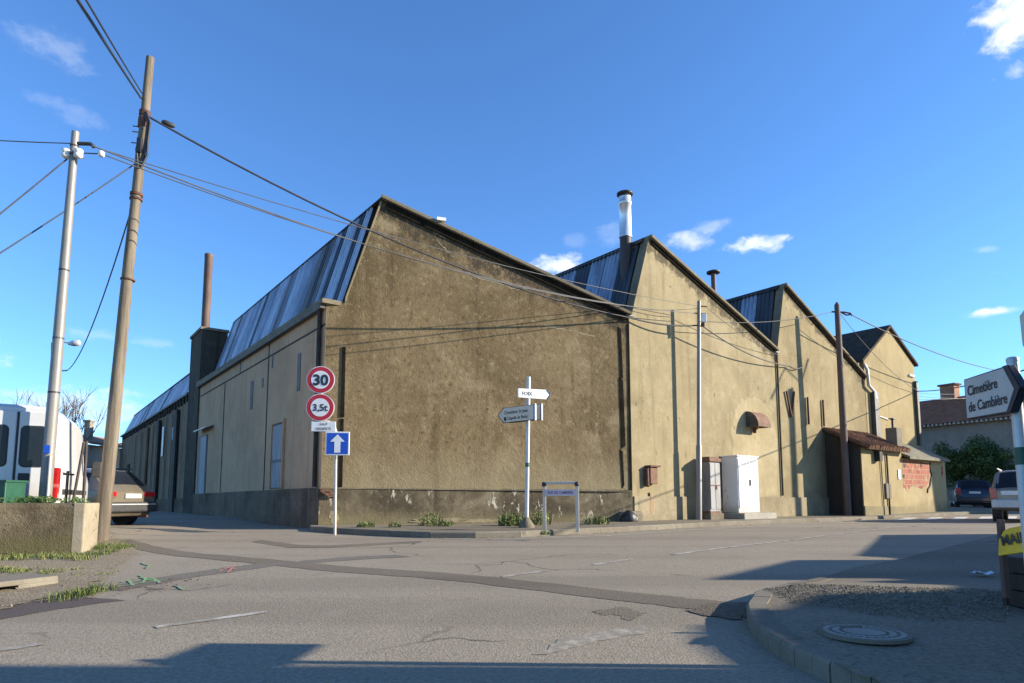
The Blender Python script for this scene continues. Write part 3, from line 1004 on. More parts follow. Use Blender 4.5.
def clad(roof, lo, hi, s_from, s_to, w, mats, off=.03, ribs=6, name='cladding_panel'):
    (tl, zl_), (th_, zh) = lo, hi
    e = (BT * (th_ - tl) + UZ * (zh - zl_)).normalized()
    nrm = (-BT * e.z + UZ * e.dot(BT)).normalized()
    k = 0
    s = s_from
    while s > s_to + .05:
        s2 = max(s_to, s - w)
        q = MB()
        top, bot = [], []
        m = ribs * 4
        for i in range(m + 1):
            f = i / m
            ss_ = s - .012 + (s2 + .024 - s) * f
            bump_ = [0, .05, .055, .008][i % 4]
            top.append(P(th_, ss_, zh) + nrm * (off + bump_))
            bot.append(P(tl, ss_, zl_) + nrm * (off + bump_ + uni(0, .004)))
        q.add(top + bot, [(i, i + 1, m + 1 + i + 1, m + 1 + i) for i in range(m)])
        q.build(name, mats(k), roof, recalc=False)
        s = s2
        k += 1
    # backing board
    q = MB()
    q.prism([P(tl, s_from, zl_), P(th_, s_from, zh), P(th_ + .12, s_from, zh), P(tl + .12, s_from, zl_)], -BN * (s_from - s_to))
    q.build('roof_lining', 'darktrim', roof)


pick = {1: 'paneC', 4: 'paneC', 6: 'paneD', 7: 'paneC', 8: 'paneD', 0: 'paneB', 15: 'paneD', 22: 'paneC', 31: 'paneD'}
clad(rf1, (-8.13, 6.10), (-7.26, 9.10), -2.90, -18.4, .44, lambda k: pick.get(k, ('paneA', 'paneB', 'paneA', 'paneE', 'paneB')[(k * 7) % 5]), ribs=2)
clad(rf1b, (-8.45, 5.92), (-7.70, 7.75), -18.6, -49, 1.0, lambda k: ('paneA', 'paneB', 'paneA', 'paneA')[k % 4] if k not in (12, 19, 21) else 'paneC', ribs=5)
clad(rf2, (.14, 6.50), (.97, 9.18), -.36, -24, .75, lambda k: ['paneC', 'paneA', 'paneA', 'paneC', 'paneA', 'paneA', 'paneB', 'paneA'][k % 8], ribs=4)
clad(rf3, (8.30, 6.48), (8.92, 9.18), -.36, -24, .75, lambda k: ['paneC', 'paneA', 'paneC', 'paneA', 'paneD', 'paneD', 'paneD', 'paneA'][k % 8], ribs=4)
# ridge caps
for (t, z, s0, s1, rf) in ((-7.22, 9.20, fr(-7.22) + .3, -18.4, rf1), (1.0, 9.26, -.2, -40, rf2), (8.95, 9.26, -.2, -40, rf3), (-7.70, 7.82, -18.6, -49, rf1b)):
    q = MB()
    q.prism([P(t - .16, s0, z - .14), P(t - .02, s0, z + .05), P(t + .28, s0, z - .06), P(t + .28, s0, z - .12)], BN * (s1 - s0))
    q.build('ridge_cap', 'darktrim', rf)
# valley gutters
for (t, z, rf) in ((.05, 6.42, rf2), (8.22, 6.40, rf3)):
    q = MB()
    q.prism([P(t - .2, .05, z), P(t + .12, .05, z), P(t + .12, .05, z + .08), P(t - .2, .05, z + .08)], -BN * 24)
    q.build('valley_gutter', 'gutter', rf)
# eave of the side street wall
q = MB()
q.prism([PL(-.12, -.16, 5.98), PL(-.12, -.16, 6.10), PL(-.12, .50, 6.10), PL(-.12, .50, 5.98)], -BN * 15.9)
q.build('eave_ledge', 'coping', wh)
q = MB()
q.prism([PL(.0, -.16, 5.86), PL(.0, -.20, 5.975), PL(.0, -.03, 5.975), PL(.0, -.03, 5.86)], -BN * 15.7)
q.build('gutter', 'gutter', wh)
q = MB()
q.prism([PL(18.1, -.12, 5.86), PL(18.1, -.12, 5.97), PL(18.1, .45, 5.97), PL(18.1, .45, 5.86)], -BN * 28)
q.build('gutter', 'gutter', wh)
for k in range(34):
    kk = 18.6 + k * .8
    q = MB()
    q.box(PL(kk, -.02, 5.70 + uni(-.05, .05)), (.16, .10, .3), BN, BT, UZ)
    q.build('eave_bracket', 'darktrim', wh)
# moulding lines, joints, slots and doors on the side street wall
q = MB()
q.prism([PL(.05, -.025, 5.42), PL(.05, -.025, 5.46), PL(15.6, -.025, 5.46), PL(15.6, -.025, 5.42)], BT * .024)
q.build('string_course', 'darktrim', wh)


def wall_strip(name, k0, k1, z0, z1, mat, off=.02, th=.019, parent=wh, bevel=0):
    q = MB()
    q.prism([PL(k0, -off, z0), PL(k0, -off, z1), PL(k1, -off, z1), PL(k1, -off, z0)], BT * th)
    return q.build(name, mat, parent, bevel=bevel)


for (k0, w, z0, z1) in ((5.05, .05, 1.05, 5.9), (10.9, .05, 1.05, 5.4)):
    wall_strip('joint_strip', k0, k0 + w, z0, z1, 'darktrim')
for (k0, w, z0, z1) in ((1.9, .26, 3.9, 5.0), (6.8, .3, 3.9, 4.9), (4.6, .1, 5.0, 5.42), (8.6, .1, 5.46, 5.9), (5.6, .12, 4.5, 4.8)):
    wall_strip('ventilation_slot', k0, k0 + w, z0, z1, 'shuttergap')
d1 = wall_strip('door', 3.15, 4.25, 1.10, 3.10, 'shuttergap', .03, .03)
wall_strip('door_leaf', 3.22, 3.72, 1.12, 3.04, 'shutter', .045, .02, d1)
wall_strip('door_leaf', 3.75, 4.20, 1.12, 3.04, 'shutter', .045, .02, d1)
for (ka, kb, za, zb) in ((3.08, 3.16, 1.1, 3.2), (4.24, 4.32, 1.1, 3.2), (3.16, 4.24, 3.1, 3.2)):
    wall_strip('door_frame', ka, kb, za, zb, 'sidewall', .075, .07, d1)
for kk in (3.34, 3.46, 3.58, 3.86, 3.98, 4.10):
    wall_strip('plank_joint', kk, kk + .012, 1.12, 3.04, 'shuttergap', .048, .004, d1)
wall_strip('cross_bar', 3.22, 4.2, 1.9, 1.98, 'shuttergap', .06, .014, d1)
d2 = wall_strip('door', 13.6, 15.2, .6, 3.55, 'shuttergap', .03, .03)
wall_strip('door_leaf', 13.7, 14.9, .62, 3.5, 'shutter', .05, .02, d2)
q = MB()
q.prism([PL(12.6, -.35, 3.72), PL(12.6, -.02, 3.85), PL(14.9, -.02, 3.85), PL(14.9, -.35, 3.72)], UZ * .05)
q.build('door_canopy', 'galv', wh)
q = MB()
for kk in (.28,):
    q.tube([PL(kk, -.08, 5.9), PL(kk, -.08, 1.1)], .06, 10)
q.build('downpipe', 'darktrim', wh)
for kk in (20.6, 26.3, 31):
    wall_strip('wall_pier', kk, kk + .7, -.1, 5.4, 'darktrim' if kk != 31 else 'sidewall2', .12, .11)
for kk in (22.4, 24.2, 29.0, 34, 37):
    wall_strip('joint_strip', kk, kk + .1, .6, 5.3, 'darktrim', .02, .02)
wall_strip('window_panel', 25.0, 25.5, 3.2, 4.9, 'white', .03, .03)
wall_strip('window_panel', 21.9, 22.3, 3.9, 4.6, 'shutter', .03, .03)
wall_strip('window_panel', 40, 41.4, 1.8, 3.4, 'glassdk', .03, .03)
# chimney stack on the side street and its pipe
st = MB()
st.prism([PL(15.7, -.06, -.3), PL(15.7, -.06, 8.62), PL(15.7, 1.08, 8.62), PL(15.7, 1.08, -.3)], -BN * 2.4)
MT['stackm'] = plaster('sooty_render', (.075, .062, .045), (.03, .025, .02), (.15, .125, .085), .8, .7, .3, .5)
stk = st.build('chimney_stack', 'stackm', wh)
q = MB()
q.prism([PL(15.64, -.12, 8.62), PL(15.64, -.12, 8.74), PL(15.64, 1.13, 8.74), PL(15.64, 1.13, 8.62)], -BN * 2.52)
q.build('stack_cap', 'coping', stk)
pb = PL(16.3, .20, 8.7)
q = MB()
q.lathe(pb, [(.19, 0), (.19, 3.6), (.20, 3.62), (.20, 3.75), (.16, 3.78)], 12)
q.build('stack_pipe', 'rustpipe', stk)
# steel flue in the second valley
fl = P(.72, -.75, 0)
q = MB()
q.lathe(fl, [(.195, 7.0), (.195, 9.42)], 18)
MT['sootpipe'] = simple('sooty_brown_pipe', (.045, .030, .025), (.075, .05, .04), 4, .6, .2, stretch=(1, 1, .3))
flu = q.build('flue', 'sootpipe', wh)
q = MB()
q.lathe(fl, [(.215, 9.42), (.215, 9.47), (.20, 9.48), (.20, 10.55), (.22, 10.56), (.22, 10.64), (.20, 10.65), (.20, 10.82)], 20)
q.build('flue_sleeve', 'steel', flu)
q = MB()
q.lathe(fl, [(.10, 10.80), (.10, 10.90), (.27, 10.90), (.27, 10.96), (.12, 11.02)], 18)
q.build('flue_cowl', 'black', flu)
q = MB()
q.tube([fl + UZ * 8.95, P(.75, -.7, 8.9), P(.85, -.5, 9.05), P(1.0, -.3, 9.2)], .03, 6)
q.build('flue_stay', 'rust', flu)
fl2 = P(6.2, -1.3, 0)
q = MB()
q.lathe(fl2, [(.095, 6.9), (.095, 9.5)], 12)
flu2 = q.build('vent_pipe', 'rustpipe', wh)
q = MB()
q.lathe(fl2, [(.11, 9.5), (.26, 9.52), (.26, 9.58), (.1, 9.64)], 14)
q.build('pipe_cowl', 'black', flu2)
# broken downpipe recess at the brown gable corner, its shade painted as black strips
q = MB()
for (z0, z1, w) in ((1.1, 2.2, .07), (2.3, 4.4, .13), (4.4, 6.0, .09)):
    q.prism([P1(8.72 + uni(-.03, .03), .02, z0), P1(8.72 + w, .02, z0 + .1), P1(8.68 + w, .02, z1), P1(8.68, .02, z1 + .08)], -BN1 * .019)
q.prism([P1(8.98, .025, .9), P1(9.05, .025, .9), P1(9.05, .025, 6.2), P1(9.0, .025, 6.2)], -BN1 * .02)
q.build('broken_channel_shade', 'tar_shade', gw1)
q = MB()
for (z0, z1) in ((1.1, 2.9), (2.95, 4.85)):
    q.prism([P1(.43, .03, z0), P1(.53, .03, z0), P1(.52, .03, z1), P1(.44, .03, z1)], -BN1 * .028)
q.build('broken_channel_shade', 'tar_shade', gw1)  # recess shade painted black at the left corner too
q = MB()
q.tube([P(8.16, .05, .9), P(8.16, .05, 6.4)], .035, 6)
q.build('downpipe', 'darktrim', wh)
# iron wall anchors
for pts in ([(8.72, 4.95), (9.0, 3.95)], [(9.27, 4.98), (9.0, 3.95)], [(10.25, 4.85), (10.25, 3.75)], [(11.45, 4.85), (11.45, 3.75)]):
    q = MB()
    q.tube([P(pts[0][0], .05, pts[0][1]), P(pts[1][0], .05, pts[1][1])], .04, 6)
    q.build('wall_anchor', 'rust', gw3)
# rounded vent hood
hood = []
for k in range(9):
    a = rad(90) * k / 8
    hood.append((math.sin(a) * .50, math.cos(a) * .58))
q = MB()
A_ = [P(6.02, .01 + d, 3.36 + h) for d, h in hood]
B_ = [P(6.80, .01 + d, 3.36 + h) for d, h in hood]
n = len(A_)
q.add(A_ + B_, [(i, i + 1, n + i + 1, n + i) for i in range(n - 1)], True)
q.add(B_ + [P(6.80, .01, 3.36)], [tuple(range(n + 1))])
vh = q.build('vent_hood', 'rustlight', wh, recalc=False)
q = MB()
q.add(A_ + [P(6.02, .01, 3.36)], [tuple(range(n + 1))])
q.build('hood_cheek', 'gutter', vh, recalc=False)
q = MB()
q.tube([P(6.4, .1, 3.36), P(6.4, .1, 3.16)], .06, 8)
q.build('drain_spout', 'rust', vh)
# rusted gas box with pipe
q = MB()
q.box(P(.80, .10, 1.50), (.34, .16, .52), BT, BN, UZ)
gb = q.build('meter_box', 'rustlight', wh, bevel=.02)
q = MB()
q.box(P(.82, .12, 1.79), (.46, .24, .05), BT, BN, UZ)
q.build('box_lid', 'rust', gb)
q = MB()
q.tube([P(.55, .10, 1.72), P(.56, .10, 1.18)], .07, 8)
q.tube([P(.55, .10, 1.5), P(.7, .10, 1.5)], .04, 6)
q.build('rusty_pipe', 'rust', gb)
MT['ruststain'] = simple('rust_streak', (.30, .185, .085), (.33, .26, .15), 8, .9, stretch=(1, 1, .3), world_pos=True)
q = MB()
blob(q, lambda t, s, z: P(t, s, z), 0.80, .62, .22, .95, .056, 18, .4)
q.build('rust_stain', 'ruststain', gb, recalc=False)

# ================================================================== HOUSE BEHIND, LEAN-TO, BRICK ANNEX
hs = thing('gable_house', P(18, 0, 0), 'tall narrow yellow rendered house with a dark pitched roof at the row end', 'house')
MT['wall4'] = plaster('house_render', (.335, .262, .137), (.22, .17, .085), (.41, .332, .195), .55, .55, .25, .45, grain=14)
q = MB()
q.prism([P(15.32, 0, -.2), P(20.62, 0, -.2), P(20.62, 0, 7.45), P(18.0, 0, 8.92), P(15.32, 0, 7.0)], -BN * 7)
q.build('wall', 'wall4', hs)
q = MB()
for (ta, za, tb, zb) in ((18.0, 8.95, 15.0, 6.88), (18.0, 8.95, 20.85, 7.4)):
    q.prism([P(ta, .12, za), P(tb, .12, zb), P(tb, .12, zb + .13), P(ta, .12, za + .13)], -BN * 7.3)
hrf = q.build('roof', 'slate', hs)
q = MB()
q.prism([P(15.10, -.1, 6.75), P(14.92, -.1, 6.88), P(15.05, -.1, 6.9)], -BN * 6.8)
q.build('gutter', 'gutter', hs)
q = MB()
q.tube([P(15.15, .1, 6.8), P(15.3, .14, 6.55), P(15.35, .14, 5.85), P(15.9, .14, 5.6), P(15.95, .14, 5.3)], .07, 8)
q.build('downpipe', 'alu', hs)
q = MB()
q.box(P(15.95, .12, 4.3), (.42, .16, 2.6), BT, BN, UZ)
q.tube([P(15.95, .14, 5.3), P(15.95, .14, 2.7)], .07, 8)
q.build('downpipe', 'gutter', hs)
q = MB()
q.box(P(20.5, .08, 5.0), (.2, .14, 3.2), BT, BN, UZ)
q.build('downpipe', 'gutter', hs)
q = MB()
q.tube([P(16.5, .03, 4.55), P(17.4, .03, 4.45)], .03, 6)
q.build('wall_bracket', 'ceramic', hs)
q = MB()
q.tube([P(19.9, .04, 6.85), P(20.4, .04, 6.85)], .07, 6)
q.build('wall_bracket', 'ceramic', hs)
q = MB()
q.prism([P(14.2, -.33, 6.1), P(15.3, -.33, 6.1), P(15.3, -.33, 6.85), P(14.9, -.33, 6.85)], -BN * 3)
q.build('side_panel', 'paneB', hs)

MT['sooted'] = plaster('sooted_grey_render', (.20, .175, .13), (.10, .085, .06), (.28, .25, .2), .6, .5, .3, .4)
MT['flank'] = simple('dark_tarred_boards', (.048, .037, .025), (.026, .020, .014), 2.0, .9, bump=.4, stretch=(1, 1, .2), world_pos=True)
lt = thing('lean_to_shed', P(13, .7, 0), 'low yellow lean-to shed with a sagging tiled roof and a dark unlit flank', 'shed')
FS = 1.42
q = MB()
q.prism([P(11.55, .0, -.1), P(11.55, .0, 3.50), P(11.55, FS, 2.80), P(11.55, FS, -.1)], BT * 3.55)
q.build('wall', 'wall4', lt)
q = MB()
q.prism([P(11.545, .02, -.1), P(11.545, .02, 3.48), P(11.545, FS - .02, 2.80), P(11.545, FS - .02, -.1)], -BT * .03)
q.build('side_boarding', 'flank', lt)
q = MB()
MT['plinth4'] = plaster('dirty_foot', (.26, .215, .125), (.12, .1, .06), (.36, .31, .2), .7, .6, .3, .5)
q.prism([P(11.57, FS + .03, -.1), P(11.57, FS + .03, .5), P(15.08, FS + .03, .45), P(15.08, FS + .03, -.1)], -BN * .028)
q.build('plinth', 'plinth4', lt)
q = MB()
q.prism([P(11.4, -.0, 3.55), P(11.4, FS + .30, 2.72), P(11.4, FS + .30, 2.80), P(11.4, -.0, 3.63)], BT * 3.8)
ltr = q.build('roof', 'slate', lt)
q = MB()
for k in range(18):
    t = 11.48 + k * .215
    for (s0, s1) in ((.0, .62), (.58, 1.2), (1.15, FS + .34)):
        z0, z1 = 3.66 - .482 * s0, 3.66 - .482 * s1
        jj = uni(-.03, .03)
        q.tube([P(t + jj, s0, z0), P(t + jj * 2, s1, z1 + uni(-.01, .02))], [.085, .10], 6)
q.build('tile_course', 'tile', ltr)
q = MB()
q.box(P(12.75, FS + .12, 2.50), (.25, .2, .42), BT, BN, UZ)
q.build('eave_box', 'darktrim', lt)
q = MB()
q.tube([P(13.1, FS + .04, 2.6), P(13.15, FS + .04, .1)], .02, 6)
q.tube([P(13.62, FS + .05, 2.6), P(13.62, FS + .05, .1)], .035, 6)
q.build('wall_conduit', 'darktrim', lt)
q = MB()
q.box(P(13.6, FS + .04, 1.1), (.45, .06, .62), BT, BN, UZ)
q.build('meter_box', 'sooted', lt, bevel=.015)
q = MB()
q.box(P(14.75, FS + .02, 1.8), (.22, .03, .40), BT, BN, UZ)
q.build('notice_plate', 'signwhite', lt)
cb = MB()
cb.box(P(14.75, FS - .1, 3.30), (.52, .45, .95), BT, BN, UZ)
cho = cb.build('chimney', 'sooted', ltr, bevel=.02)
q = MB()
q.tube([P(14.7, FS - .1, 3.7), P(14.7, FS - .1, 4.15)], .05, 8)
q.box(P(14.7, FS - .1, 4.17), (.3, .2, .05), BT, BN, UZ)
q.build('chimney_pipe', 'gutter', cho)

ax = thing('brick_annex', P(17.4, .7, 0), 'low annex with bare red brick showing through cracked yellow render', 'shed')
q = MB()
q.prism([P(15.12, .0, -.1), P(15.12, .0, 3.2), P(15.12, FS - .03, 2.50), P(15.12, FS - .03, -.1)], BT * 4.6)
MT['annexw'] = plaster('annex_render', (.36, .285, .155), (.24, .185, .095), (.44, .36, .22), .5, .3, .25, .4, low=(.2, .9, (.2, .165, .09)))
q.build('wall', 'annexw', ax)
q = MB()
ol = [(15.2, 2.42), (15.2, 1.3), (15.6, 1.1), (16.0, 1.35), (16.6, 1.3), (17.2, 1.25), (17.7, 1.45), (17.95, 1.9), (18.05, 2.42)]
ol = wob([Vector(p) for p in ol + [ol[0]]], 4, .05)[:-1]
ol = [Vector((max(15.14, p[0]), min(2.43, p[1]))) for p in ol]
q.add([P(16.5, FS - .022, 1.9)] + [P(p[0], FS - .022, p[1]) for p in ol], [(0, 1 + k, 1 + (k + 1) % len(ol)) for k in range(len(ol))])
q.build('bare_brick', 'brick', ax, recalc=False)
q = MB()
blob(q, lambda t, s, z: P(t, s, z), 19.35, 2.05, .35, .8, FS - .022, 12, .5)
q.build('bare_brick', 'brick', ax, recalc=False)
q = MB()
for line in ([(18.05, 2.42), (18.0, 2.1), (18.15, 1.85), (17.95, 1.6), (17.85, 1.35), (17.6, 1.2), (17.55, 1.05)],):
    for i in range(len(line) - 1):
        q.tube([P(line[i][0], FS - .03, line[i][1]), P(line[i + 1][0], FS - .03, line[i + 1][1])], .055, 5)
q.build('render_crack', 'darktrim', ax)
for (t, z) in ((15.4, 2.2), (17.1, 2.25), (15.25, 1.75)):
    q = MB()
    q.box(P(t, FS - .03, z), (.13, .05, .14), BT, BN, UZ)
    q.build('beam_hole', 'darktrim', ax)
q = MB()
q.prism([P(15.25, -.0, 3.28), P(15.25, FS + .28, 2.47), P(15.25, FS + .28, 2.58), P(15.25, -.0, 3.40)], BT * 4.25)
q.build('roof', 'fibre', ax)

# ================================================================== FAR BUILDINGS
fh = thing('tiled_house', atY(960, 500, 46), 'distant grey house under a broad brown tiled roof behind the bush', 'house')
A0 = Vector((27.2, 49.0, 0))
B0 = Vector((33.6, 36.8, 0))
dAB = (B0 - A0).normalized()
nAB = Vector((dAB.y, -dAB.x, 0))
if nAB.x > 0:
    nAB = -nAB
ez_ = 5.95
q = MB()
q.prism([A0, B0, B0 - nAB * 9, A0 - nAB * 9], UZ * ez_)
q.build('wall', 'greywall', fh)
q = MB()
q.prism([A0 + nAB * .5 - dAB * .3 + UZ * (ez_ - .05), A0 - nAB * 4.5 - dAB * .3 + UZ * (ez_ + 2.35), A0 - nAB * 9.5 - dAB * .3 + UZ * (ez_ - .05)], dAB * ((B0 - A0).length + 3))
MT['tilefar'] = simple('terracotta_roof_tile', (.25, .085, .04), (.34, .14, .075), 2.2, .95, bump=.5, world_pos=True, spec=.1)
fhr = q.build('roof', 'tilefar', fh)
q = MB()
L_ = (B0 - A0).length
for k in range(int(L_ / .28)):
    c = A0 + dAB * (k * .28) + nAB * .28 + UZ * (ez_ - .14)
    q.box(c, (.13, .4, .13), dAB, nAB, UZ)
q.build('eave_dentil_row', 'cream', fh)
q = MB()
cc = A0 + dAB * 3.5 - nAB * 4.3
q.box(cc + UZ * (ez_ + 2.6), (1.0, .7, 1.2), dAB, nAB, UZ)
chh = q.build('chimney', 'orangetile', fhr)
q = MB()
q.box(cc + UZ * (ez_ + 3.25), (1.25, .9, .12), dAB, nAB, UZ)
q.build('chimney_cap', 'tile', chh)
# pale house at the end of the side street
ph = thing('pale_house', atY(95, 500, 52), 'pale cream house with an orange tiled roof peeping out behind the van', 'house')
c0 = atY(66, 500, 52)
c0.z = 0
q = MB()
q.prism([c0, c0 + Vector((1.5, 0, 0)), c0 + Vector((1.5, 4.2, 0)), c0 + Vector((0, 4.2, 0))], UZ * 5.1)
q.build('wall', 'cream', ph)
q = MB()
q.prism([c0 + Vector((-.3, -.5, 5.9)), c0 + Vector((2.0, -.5, 5.1)), c0 + Vector((2.0, 4.7, 5.1)), c0 + Vector((-.3, 4.7, 5.9))], UZ * .18)
phr = q.build('roof', 'orangetile', ph)
q = MB()
q.box(c0 + Vector((1.1, 0.5, 6.2)), (.45, .5, 1.7))
q.box(c0 + Vector((1.1, 0.5, 7.05)), (.6, .65, .12))
q.build('chimney', 'greywall', phr)
q = MB()
q.box(c0 + Vector((1.52, 2.2, 3.4)), (.06, .9, 1.3))
q.build('window', 'glassdk', ph)
bh = thing('low_outbuilding', atY(105, 500, 58), 'low dark outbuilding closing the far end of the side street', 'shed')
c1 = atY(84, 500, 60)
c1.z = 0
q = MB()
q.prism([c1, c1 + Vector((4.6, -1.5, 0)), c1 + Vector((4.6, 6, 0)), c1 + Vector((0, 6, 0))], UZ * 5.3)
q.build('wall', 'sidewall2', bh)
q = MB()
q.prism([c1 + Vector((-.3, -.3, 5.3)), c1 + Vector((4.8, -1.9, 5.3)), c1 + Vector((4.8, 6, 6.3)), c1 + Vector((-.3, 6, 6.3))], UZ * .15)
q.build('roof', 'slate', bh)
q = MB()
q.box(c1 + Vector((3.3, -1.15, 3.2)), (.8, .12, 1.3))
q.build('window', 'glassdk', bh)

# houses and caster slabs outside the picture, built for the shadows they throw
oh = thing('neighbour_house', (10, -3, -.6), 'flat roofed rendered house beside the photographer', 'house')
q = MB()
q.box((10.0, -3.0, 2.0), (9.0, 14.2, 5.6))
q.build('wall', 'cream', oh)
X0 = 14.0
pts_s = [(1.46, 4.32), (1.41, 4.91), (1.40, 5.18), (1.55, 5.66), (1.9, 5.69), (2.5, 6.33), (3.87, 6.52), (4.4, 7.0), (4.4, 7.12), (3.75, 7.5), (4.5, 7.72), (4.3, 7.84), (2.29, 7.87),
         (4.08, 9.62), (5.62, 9.64), (5.7, 9.85), (5.25, 10.1), (8.14, 14.54), (11.38, 15.0)]
pol = [Vector((X0, -.3, -.7))]
for (x, y) in pts_s:
    D = X0 - x
    pol.append(Vector((X0, y - .030 * D, zg(x, y) + .3443 * D)))
pol.append(Vector((X0, pol[-1].y, -.2)))
rh = thing('roofline_caster', (14, 6, -.3), 'unseen stepped slab across the street shaped to cast roofline shadows', 'house')  # unseen slab, its outline traced back from the ground shadow it casts
q = MB()
q.prism(pol, (1.2, 0, 0))
q.build('wall', 'cream', rh)
h2 = thing('shading_house', (37, 34, 0), 'plain house out of view added to shade the parked cars', 'house')  # added out of view to keep cars and bush in shade
q = MB()
q.prism([(33, 29.3, 0), (43, 29.3, 0), (43, 39, 0), (33, 39, 0)], UZ * 7.2)
q.build('wall', 'cream', h2)
q = MB()
q.prism([(32.6, 29, 7.2), (43.4, 29, 7.2), (43.4, 34.2, 9), (32.6, 34.2, 9)], UZ * .2)
q.build('roof', 'tile', h2)
band_slab = thing('shadow_band_caster', (27, 22, 0), 'unseen slab added to throw a shadow band across the street', 'wall')  # unseen slab, added to cast the dark band by the crossing
q = MB()
q.prism([(28.5, 24.3, 0), (29.0, 24.3, 0), (29.0, 25.2, 0), (28.5, 25.2, 0)], UZ * 4.2)
q.build('wall', 'cream', band_slab)

# ================================================================== POLES


def dirpost(px0, py0, px1, py1, Y0, lean_y=0.0):
    a = atY(px0, py0, Y0)
    b = atY(px1, py1, Y0 + lean_y)
    return a, b


# big wooden pole at the left
wp_b = gnd(101, 541)
wp_t = atY(150.5, 58, wp_b.y + .05)
wpole = thing('utility_pole', wp_b, 'tall leaning weathered wooden pole standing in front of the olive car', 'utility pole', 'timber utility poles')
q = MB()
pp = [wp_b.lerp(wp_t, k / 14) + Vector((uni(-.012, .012), uni(-.012, .012), 0)) for k in range(15)]
pp[0] -= UZ * .2
q.tube(pp, [.135 - .055 * k / 14 for k in range(15)], 14)
q.build('pole', 'woodpale', wpole)


def onpole(a, b, f, dx=0, dy=0, dz=0):
    return a.lerp(b, f) + Vector((dx, dy, dz))


q = MB()
for f, h in ((.855, .10), (.876, .05), (.70, .025), (.69, .02), (.52, .015)):
    q = MB()
    c = wp_b.lerp(wp_t, f)
    q.lathe(c, [(.098 + .02 * (1 - f) * 4, -h), (.10 + .02 * (1 - f) * 4, h)], 12, wp_t - wp_b)
    q.build('clamp_band', 'rust', wpole)

q = MB()
for off_ in (0, .03, -.02):
    q.tube([onpole(wp_b, wp_t, .875, .05 + off_, -.08), onpole(wp_b, wp_t, .85, .16 + off_, -.1), onpole(wp_b, wp_t, .81, .15 + off_, -.1), onpole(wp_b, wp_t, .78, .14 + off_ * 2, -.1), onpole(wp_b, wp_t, .752, .07 + off_, -.11)], .022, 6)
q.tube([onpole(wp_b, wp_t, .82, .0, -.1), onpole(wp_b, wp_t, .79, -.02, -.12), onpole(wp_b, wp_t, .75, .05, -.12)], .025, 6)
q.box(onpole(wp_b, wp_t, .80, .03, -.12), (.09, .06, .3))
q.build('cable_loop', 'cable', wpole)
q = MB()
for f in (.846, .834, .81):
    c = wp_b.lerp(wp_t, f)
    q.tube([c, c + Vector((-.19, -.05, 0))], .012, 5)
q.build('step_peg', 'rust', wpole)

# grey metal pole with white insulators
mp_b = atY(44, 512, 11.15)
mp_t = atY(75.5, 132, 11.2)
mpole = thing('metal_pole', mp_b, 'straight grey metal pole with white insulators beside the van', 'utility pole')
q = MB()
mb_low = mp_b.lerp(mp_t, -.1)
q.tube([mb_low, mp_b.lerp(mp_t, .5), mp_t], [.102, .086, .062], 14)
q.build('pole', 'polegrey', mpole)
q = MB()
for dx in (-.10, .13):
    c = mp_b.lerp(mp_t, .935) + Vector((dx, -.06, 0))
    q.lathe(c, [(.03, -.09), (.075, -.07), (.075, -.02), (.05, 0), (.075, .02), (.07, .07), (.03, .09)], 10)
q.lathe(mp_t + Vector((.50, 0, -.42)), [(.035, -.05), (.055, -.03), (.055, .03), (.035, .05)], 10)
q.build('insulator', 'ceramic', mpole)
q = MB()
for f in (.935, .96, .62, .44, .30):
    q = MB()
    q.lathe(mp_b.lerp(mp_t, f), [(.069 + .036 * (1 - f), -.015), (.069 + .036 * (1 - f), .015)], 12, mp_t - mp_b)
    q.build('clamp_band', 'plastic', mpole)
q = MB()
q.tube([mp_t + Vector((.06, 0, -.40)), mp_t + Vector((.48, 0, -.42))], .012, 5)
q.tube([mp_t + Vector((.05, 0, -.22)), mp_t + Vector((.26, .05, -.20)), mp_t + Vector((.32, .05, -.26))], .035, 6)
q.build('insulator_bracket', 'plastic', mpole)
q = MB()
c = mp_b.lerp(mp_t, .155)
q.box(c + Vector((.03, -.10, 0)), (.09, .02, .14), (.95, .3, 0), (-.3, .95, 0), UZ)
q.build('blue_sticker', 'blue', mpole)
q = MB()
c0_ = mp_b.lerp(mp_t, .14) + Vector((.09, -.08, 0))
q.tube([mb_low + Vector((.1, -.08, 0)), c0_], .022, 8)
q.build('cable_guard', 'galv', mpole)

# pole on the pavement in front of the sunlit wall
lp_b = P(2.60, .42, .115)
lp_t = atY(699, 301, lp_b.y)
lpole = thing('metal_pole', lp_b, 'slim grey metal pole standing just left of the grey cabinet', 'utility pole')
q = MB()
q.tube([lp_b, lp_b.lerp(lp_t, .33), lp_b.lerp(lp_t, .335), lp_t], [.10, .09, .072, .06], 12)
q.build('pole', 'polegrey', lpole)
q = MB()
q.box(lp_t + Vector((.10, -.13, -.62)), (.16, .12, .28))
q.build('junction_box', 'white', lpole, bevel=.01)
q = MB()
q.tube([lp_t + Vector((-.05, -.02, -.18)), lp_t + Vector((.25, -.02, -.20))], .022, 5)
q.tube([lp_t + Vector((-.2, -.02, -.42)), lp_t + Vector((.22, -.02, -.44))], .022, 5)
q.box(lp_t + Vector((.06, -.12, -.84)), (.10, .1, .12))
q.build('bracket', 'rust', lpole)

# dark wooden pole by the lean-to
dp_b = P(11.25, .92, .11)
dp_b = gnd(845.5, 513.3, .115) if False else dp_b
dp_t = onp_ = None
d_ = ray(837, 305)
